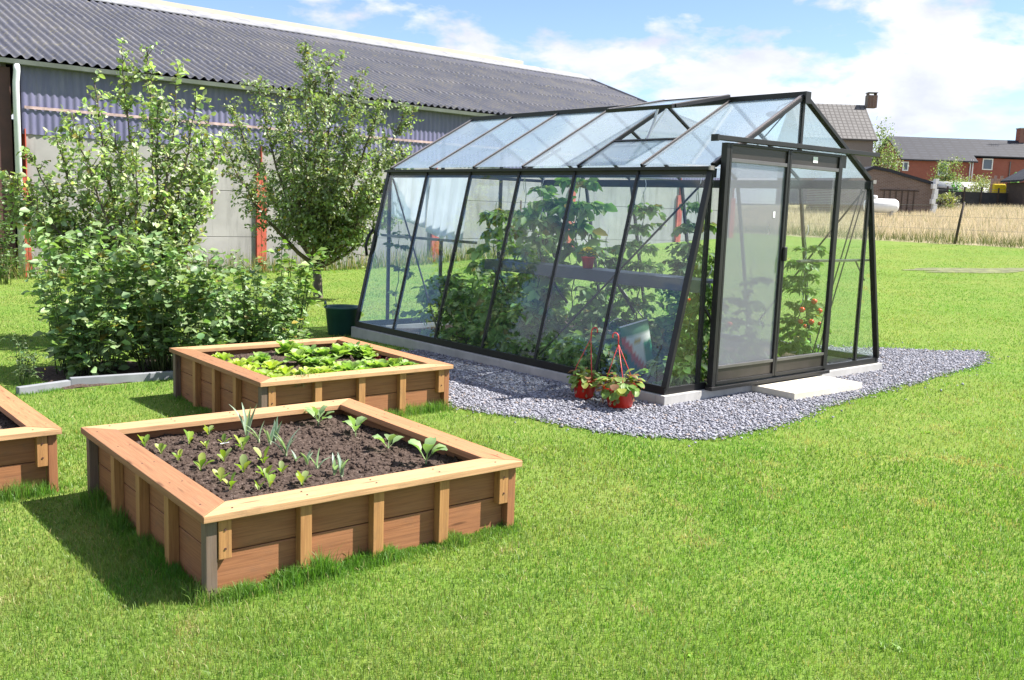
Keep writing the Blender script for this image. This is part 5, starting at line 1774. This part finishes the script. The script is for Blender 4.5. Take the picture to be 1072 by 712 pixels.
# ------------------------------------------------------------------ grass
def in_rect(x, y, loc, rz, x0, y0, x1, y1):
    c, s = math.cos(rz), math.sin(rz); dx, dy = x - loc[0], y - loc[1]
    lx, ly = dx * c + dy * s, -dx * s + dy * c
    return (lx > x0) & (lx < x1) & (ly > y0) & (ly < y1)


def blocked(x, y):
    b = np.zeros(x.shape, bool)
    for loc, rz in (BED1, BED2, BED3): b |= in_rect(x, y, loc, rz, .075, .075, BW - .075, BD - .075)
    lx, ly = w2gl(x, y)
    b |= inpoly(lx + rng.normal(0, .05, x.shape), ly + rng.normal(0, .05, x.shape), GRAVEL)
    b |= (lx > -.05) & (lx < Wb + .05) & (ly > -.05) & (ly < GL + .05)
    k0, ex_, nn_, Lk_ = BORDER
    u = (x - k0[0]) * ex_[0] + (y - k0[1]) * ex_[1]; v = (x - k0[0]) * nn_[0] + (y - k0[1]) * nn_[1]
    b |= (u > .35) & (u < Lk_) & (v > -.03) & (v < 1.15)
    return b


def vis(x, y, m=.06, extra=0.0):
    """inside a wedge a little wider than the view"""
    return (np.abs(x) < (.535 + m) * y + .25 + extra) & (y > 2.4 - .8 * (extra > 0))


def patch(x, y, s, k):
    # cheap smooth 2-D noise by summed sines
    v = np.zeros_like(x)
    for i in range(5):
        a = k * 1.7 + i * 2.1; f = s * (1 + .55 * i)
        v += np.sin(f * (x * math.cos(a) + y * math.sin(a)) + k * 3 + i) * np.cos(f * .8 * (y * math.cos(a * 1.3) - x * math.sin(a * 1.3)) + i * 2.2) / (1 + .35 * i)
    return v / 2.2


def blades(x, y, h, w, col, zoff=0.0, lean=.55, nseg=2):
    n = len(x)
    z = gz(x, y) + zoff
    a = rng.uniform(0, 2 * PI, n); f = rng.uniform(0, 2 * PI, n)
    ln = np.abs(rng.normal(0, lean, n)) * h
    sx, sy = np.cos(f) * w / 2, np.sin(f) * w / 2
    dx, dy = np.cos(a) * ln, np.sin(a) * ln
    if nseg == 1:
        V = np.stack([np.stack([x - sx, y - sy, z - .004], -1), np.stack([x + sx, y + sy, z - .004], -1), np.stack([x + dx, y + dy, z + h], -1)], 1)
        F = np.arange(3 * n).reshape(n, 3)
        return V.reshape(-1, 3), F, np.repeat(col, 3, 0)
    V = np.stack([np.stack([x - sx, y - sy, z - .004], -1), np.stack([x + sx, y + sy, z - .004], -1),
                  np.stack([x - sx * .8 + dx * .35, y - sy * .8 + dy * .35, z + h * .55], -1), np.stack([x + sx * .8 + dx * .35, y + sy * .8 + dy * .35, z + h * .55], -1),
                  np.stack([x + dx, y + dy, z + h * (1 - .25 * np.minimum(ln / h, 1.5))], -1)], 1)
    f5 = np.array([(0, 1, 3), (0, 3, 2), (2, 3, 4)])
    F = (f5[None] + (np.arange(n) * 5)[:, None, None]).reshape(-1, 3)
    return V.reshape(-1, 3), F, np.repeat(col, 5, 0)


def grass_cols(x, y):
    n = len(x)
    base = np.array((.160, .290, .050)); yel = np.array((.33, .345, .12)); dark = np.array((.095, .21, .028))
    p1 = np.clip(.5 + .5 * patch(x, y, 1.1, 1.0), 0, 1); p2 = np.clip(.5 + .6 * patch(x, y, 4.2, 2.0), 0, 1)
    p3 = np.clip(.5 + .9 * patch(x, y, .45, 11.0), 0, 1)
    t = np.clip(.65 * p1 + .55 * p2 + .55 * p3 + rng.normal(0, .16, n) - .66, 0, 1)[:, None]
    c = base * (1 - t) + yel * t
    dry = np.clip((patch(x, y, 2.9, 21.0) + .5 * patch(x, y, 9.0, 4.0) - .62) * 2.2, 0, .85)
    c = np.where((rng.random(n) < dry)[:, None], np.array((.40, .35, .16)), c)
    lush = np.clip((patch(x, y, 1.7, 31.0) - .35) * 2, 0, .8)[:, None]
    c = c * (1 - lush) + np.array((.10, .27, .03)) * lush
    d = (rng.random(n) < .15)[:, None]
    c = np.where(d, c * .5 + dark * .5, c)
    st = (rng.random(n) < .05 + .10 * (p2 > .7))[:, None]
    c = np.where(st, np.array((.36, .31, .13)), c)
    return np.clip(c * np.exp(rng.normal(0, .15, n))[:, None], .005, .8)


parts = []
def lawn_zone(y0, y1, dens, h0, w0, nseg):
    xm = y1 * .62 + .4
    n = int(dens * (y1 - y0) * 2 * xm)
    x = rng.uniform(-xm, xm, n); y = rng.uniform(y0, y1, n)
    k = vis(x, y) & ~blocked(x, y)
    tt = .8 * x + .6 * y
    k &= tt < 29.3
    # not behind the barn wall
    k &= ((x - BA[0]) * -math.sin(GYAW) + (y - BA[1]) * math.cos(GYAW)) < -.05
    x, y = x[k], y[k]
    hh = h0 * np.exp(rng.normal(0, .33, len(x))) * (1 + .25 * patch(x, y, 2.2, 5.0))
    parts.append(blades(x, y, np.maximum(hh, .008), w0 * rng.uniform(.7, 1.3, len(x)), grass_cols(x, y), 0, .6, nseg))


def lawn():
    """blades thin out and widen smoothly with distance from the viewpoint"""
    n = 1000000
    ys_t = np.linspace(1.6, 30, 600)
    den = 19000 * (3.3 / np.maximum(ys_t, 3.3)) ** 2.0 * (2 * (ys_t * .62 + 2.2))
    cdf = np.cumsum(den); total_n = int(cdf[-1] * (ys_t[1] - ys_t[0])); cdf = cdf / cdf[-1]
    y = np.interp(rng.random(total_n), cdf, ys_t); x = rng.uniform(-1, 1, total_n) * (y * .62 + 2.2)
    k = vis(x, y, .06, 2.0) & ~blocked(x, y)
    k &= (.8 * x + .6 * y) < 29.3
    k &= ((x - BA[0]) * -math.sin(GYAW) + (y - BA[1]) * math.cos(GYAW)) < -.05
    x, y = x[k], y[k]
    hh = .0185 * np.exp(rng.normal(0, .36, len(x))) * (1 + .35 * patch(x, y, 2.2, 5.0) + .9 * np.clip(patch(x, y, 3.1, 9.0) - .55, 0, 1)) * np.clip(1.15 - y * .02, .6, 1.1)
    w = .0028 * np.maximum(y / 3.3, 1) * rng.uniform(.7, 1.3, len(x))
    near = y < 6.5
    c = grass_cols(x, y)
    for m, ns in ((near, 2), (~near, 1)):
        parts.append(blades(x[m], y[m], np.maximum(hh[m], .006), w[m], c[m], 0, .6, ns))
    # broad-leaved weeds and clover
    for q in range(40):
        yy = 2.8 + 9 * rng.random() ** 1.6; xx = rng.uniform(-1, 1) * (yy * .56)
        if blocked(np.array([xx]), np.array([yy]))[0]: continue
        m = int(rng.integers(6, 14)); sc_ = rng.uniform(.5, 1.0)
        cx_ = xx + rng.normal(0, .03 * sc_, m); cy_ = yy + rng.normal(0, .03 * sc_, m)
        parts.append(blades(cx_, cy_, rng.uniform(.015, .04, m) * sc_, rng.uniform(.012, .022, m) * sc_, np.array((.20, .33, .07)) * np.exp(rng.normal(0, .15, (m, 1))), 0, 1.3, 2))
    # dry clippings
    m = 9000; yy = 2.6 + 10 * rng.random(m) ** 1.5; xx = rng.uniform(-1, 1, m) * yy * .6
    kk = ~blocked(xx, yy); xx, yy = xx[kk], yy[kk]
    parts.append(blades(xx, yy, rng.uniform(.004, .014, len(xx)), .003 * np.maximum(yy / 3.3, 1), np.array((.52, .45, .22)) * np.exp(rng.normal(0, .2, (len(xx), 1))), .008, 2.2, 1))


lawn()


# longer tufts at the feet of the beds, kerb, gravel edge and greenhouse
def tuft_line(a, b, n, h, spread, w=.0035):
    t = rng.random(n); x = a[0] + (b[0] - a[0]) * t + rng.normal(0, spread, n); y = a[1] + (b[1] - a[1]) * t + rng.normal(0, spread, n)
    k = ~blocked(x, y); x, y = x[k], y[k]
    dens = np.clip(.55 + .8 * patch(x, y, 6.5, 3.0), .15, 1.3)
    hh = h * dens * rng.uniform(.4, 1.1, len(x))
    parts.append(blades(x, y, hh, w * rng.uniform(.7, 1.4, len(x)), grass_cols(x, y) * (.85, 1.0, .9), 0, .5, 2))


for (loc, rz), hh, nn_ in ((BED1, .17, 8500), (BED2, .11, 3600), (BED3, .14, 3600)):
    cs = [bl2w(loc, rz, x, y) for x, y in ((.03, .03), (BW - .03, .03), (BW - .03, BD - .03), (.03, BD - .03))]
    tuft_line(cs[0], cs[1], nn_, hh, .035)
    tuft_line(cs[3], cs[0], nn_ // 2, hh * .62, .035)
    tuft_line(cs[1], cs[2], nn_ // 2, hh * .6, .04)
tuft_line(kA, kB + (kB - kA) * .1, 1500, .05, .04)
GW = np.array([gl2w(*p) for p in GRAVEL])
for i in range(0, len(GW) - 1):
    lx, ly = GRAVEL[i]
    if ly < 1.6 and lx > -1.6:
        tuft_line(GW[i], GW[i + 1], 55, .045, .05, .004)
# weeds along the barn foot
for s in np.arange(-1.5, 14, .35):
    q = BA + GU * s - GV * .35
    x = q[0] + rng.normal(0, .22, 60); y = q[1] + rng.normal(0, .16, 60)
    parts.append(blades(x, y, rng.uniform(.15, .65, 60), np.full(60, .02), np.clip(np.where(rng.random((60, 1)) < .45, (.34, .29, .15), (.12, .19, .04)) * np.exp(rng.normal(0, .2, (60, 1))), 0, 1), 0, .35, 1))
off = 0; VV, FF, CC = [], [], []
for V, F, C in parts:
    VV.append(V); FF.append(F + off); CC.append(C); off += len(V)
o = fast_mesh('grass', np.concatenate(VV), np.concatenate(FF), M['grass'], col=np.concatenate(CC)); tag(o, 'short green lawn grass with longer tufts round the beds', 'grass', kind='stuff')
print('grass verts', off)

# dry meadow
n = 230000
y = rng.uniform(24, 64, n); x = rng.uniform(2, 42, n)
tt = .8 * x + .6 * y + .5 * patch(x, y, 1.2, 4.0)
k = (tt > 29.2) & vis(x, y, .05) & (y < 61) & (rng.random(n) < np.clip(40 / y, 0, 1))
x, y = x[k], y[k]; n = len(x)
hh = rng.uniform(.15, .42, n) * (1 + .35 * patch(x, y, .9, 2.0))
c = np.where(rng.random((n, 1)) < .12, (.16, .19, .06), (.62, .54, .415)) * np.exp(rng.normal(0, .2, (n, 1)))
edge = ((.8 * x + .6 * y) < 30.6 + .5 * patch(x, y, 1.5, 8.0))[:, None]
c = np.where(edge & (rng.random((n, 1)) < .75), (.13, .17, .045), c)
V, F, C = blades(x, y, hh, rng.uniform(.010, .026, n), np.clip(c, 0, 1), 0, .45, 1)
o = fast_mesh('dry_grass', V, F, M['dry'], col=C); tag(o, 'tall straw-coloured meadow grass beyond the lawn', 'grass', kind='stuff')

# worn bare patch in the far lawn
q = ongnd(1035, 283)
vv, ff = [(0, 0, .012)], []
for k in range(28):
    a = 2 * PI * k / 28; r = 1 + .25 * math.sin(a * 3 + 1) + .15 * math.sin(a * 7)
    vv.append((2.1 * r * math.cos(a) * .9, .55 * r * math.sin(a), .0))
vw = [(q[0] + a, q[1] + b, float(gz(q[0] + a, q[1] + b)) + .008 + c) for a, b, c in vv]
ff = [(0, 1 + k, 1 + (k + 1) % 28) for k in range(28)]
o = fast_mesh('worn_turf', np.array(vw), np.array(ff), mat_paint('worn_turf_earth', (.13, .14, .06), .95, 0, .5, 5)); tag(o, kind='structure')

# ------------------------------------------------------------------ light, sky, camera
SUN_AZ, SUN_EL = R(8), R(52)                     # azimuth from +X towards +Y
S = Vector((math.cos(SUN_EL) * math.cos(SUN_AZ), math.cos(SUN_EL) * math.sin(SUN_AZ), math.sin(SUN_EL)))
ld = bpy.data.lights.new('sun', 'SUN'); ld.energy = 4.6; ld.angle = R(.53); ld.color = (1.0, .95, .88)
lo = bpy.data.objects.new('sun', ld); COL.objects.link(lo); lo.rotation_euler = (-S).to_track_quat('-Z', 'Y').to_euler(); lo.location = (10, 0, 20)

w = bpy.data.worlds.new('World'); scene.world = w; w.use_nodes = True
t = w.node_tree; t.nodes.clear()
def N(typ, **kw):
    nd = t.nodes.new(typ)
    for k, v in kw.items(): setattr(nd, k, v)
    return nd
sky = N('ShaderNodeTexSky', sky_type='NISHITA'); sky.sun_disc = False; sky.sun_elevation = SUN_EL; sky.sun_rotation = PI / 2 - SUN_AZ
sky.air_density = .8; sky.dust_density = .15; sky.ozone_density = 1.0
tc = N('ShaderNodeTexCoord'); sep = N('ShaderNodeSeparateXYZ'); t.links.new(tc.outputs['Generated'], sep.inputs[0])
def mth(op, a, b=None, clamp=False):
    nd = N('ShaderNodeMath', operation=op, use_clamp=clamp)
    for i, v in enumerate((a, b)):
        if v is None: continue
        if isinstance(v, (int, float)): nd.inputs[i].default_value = v
        else: t.links.new(v, nd.inputs[i])
    return nd.outputs[0]
cmb = N('ShaderNodeCombineXYZ'); t.links.new(sep.outputs[0], cmb.inputs[0]); t.links.new(sep.outputs[1], cmb.inputs[1])
CLOUD_SEED = 44.6
t.links.new(mth('ADD', mth('MULTIPLY', sep.outputs[2], 2.3), CLOUD_SEED), cmb.inputs[2])
def nz(vec, sc, det, rough, dist=0.0):
    nd = N('ShaderNodeTexNoise'); t.links.new(vec, nd.inputs['Vector']); nd.inputs['Scale'].default_value = sc; nd.inputs['Detail'].default_value = det; nd.inputs['Roughness'].default_value = rough; nd.inputs['Distortion'].default_value = dist
    return nd.outputs[0]
c1 = nz(cmb.outputs[0], 6.2, 10, .55, .1)
lowz = mth('MULTIPLY', mth('SUBTRACT', .22, sep.outputs[2]), .10)
c1 = mth('ADD', c1, mth('MAXIMUM', lowz, 0.0))
cr1 = N('ShaderNodeValToRGB'); t.links.new(c1, cr1.inputs[0]); cr1.color_ramp.elements[0].position = .478; cr1.color_ramp.elements[1].position = .550
# lilac undersides
c2 = nz(cmb.outputs[0], 7.5, 6, .55, .2)
cr2 = N('ShaderNodeValToRGB'); t.links.new(c2, cr2.inputs[0]); cr2.color_ramp.elements[0].position = .35; cr2.color_ramp.elements[1].position = .62
CLOUD = 6.3
cr2.color_ramp.elements[0].color = (.66, .68, .84, 1); cr2.color_ramp.elements[1].color = (1, 1, 1, 1)
vm = N('ShaderNodeVectorMath', operation='SCALE'); t.links.new(cr2.outputs[0], vm.inputs[0]); vm.inputs['Scale'].default_value = CLOUD
sk = N('ShaderNodeVectorMath', operation='MULTIPLY'); t.links.new(sky.outputs[0], sk.inputs[0]); sk.inputs[1].default_value = (.98, 1.0, 1.10)
mx = N('ShaderNodeMix', data_type='RGBA'); t.links.new(mth('MULTIPLY', cr1.outputs[0], .92), mx.inputs[0]); t.links.new(sk.outputs[0], mx.inputs[6]); t.links.new(vm.outputs[0], mx.inputs[7])
bg = N('ShaderNodeBackground'); t.links.new(mx.outputs[2], bg.inputs[0]); bg.inputs[1].default_value = .070
ow = N('ShaderNodeOutputWorld'); t.links.new(bg.outputs[0], ow.inputs[0])

cam = bpy.data.cameras.new('camera'); co = bpy.data.objects.new('camera', cam); COL.objects.link(co)
cam.sensor_fit = 'HORIZONTAL'; cam.sensor_width = 36; cam.lens = 36 * FPX / IW; cam.clip_end = 9000; cam.clip_start = .05
mat = Matrix(((RT[0], UP[0], -FW[0], 0), (RT[1], UP[1], -FW[1], 0), (RT[2], UP[2], -FW[2], CAM_H), (0, 0, 0, 1)))
co.matrix_world = mat
scene.camera = co
vs = scene.view_settings
scene.display_settings.display_device = 'sRGB'
vs.view_transform = 'Standard'; vs.look = 'None'; vs.exposure = 1.5; vs.gamma = 1; vs.use_curve_mapping = False
cy = scene.cycles
scene.render.engine = 'CYCLES'
cy.max_bounces = 8; cy.diffuse_bounces = 3; cy.glossy_bounces = 4; cy.transmission_bounces = 4; cy.transparent_max_bounces = 24
cy.caustics_reflective = False; cy.caustics_refractive = False
cy.sample_clamp_indirect = 6
cy.use_denoising = True
try: cy.denoiser = 'OPENIMAGEDENOISE'
except Exception: pass
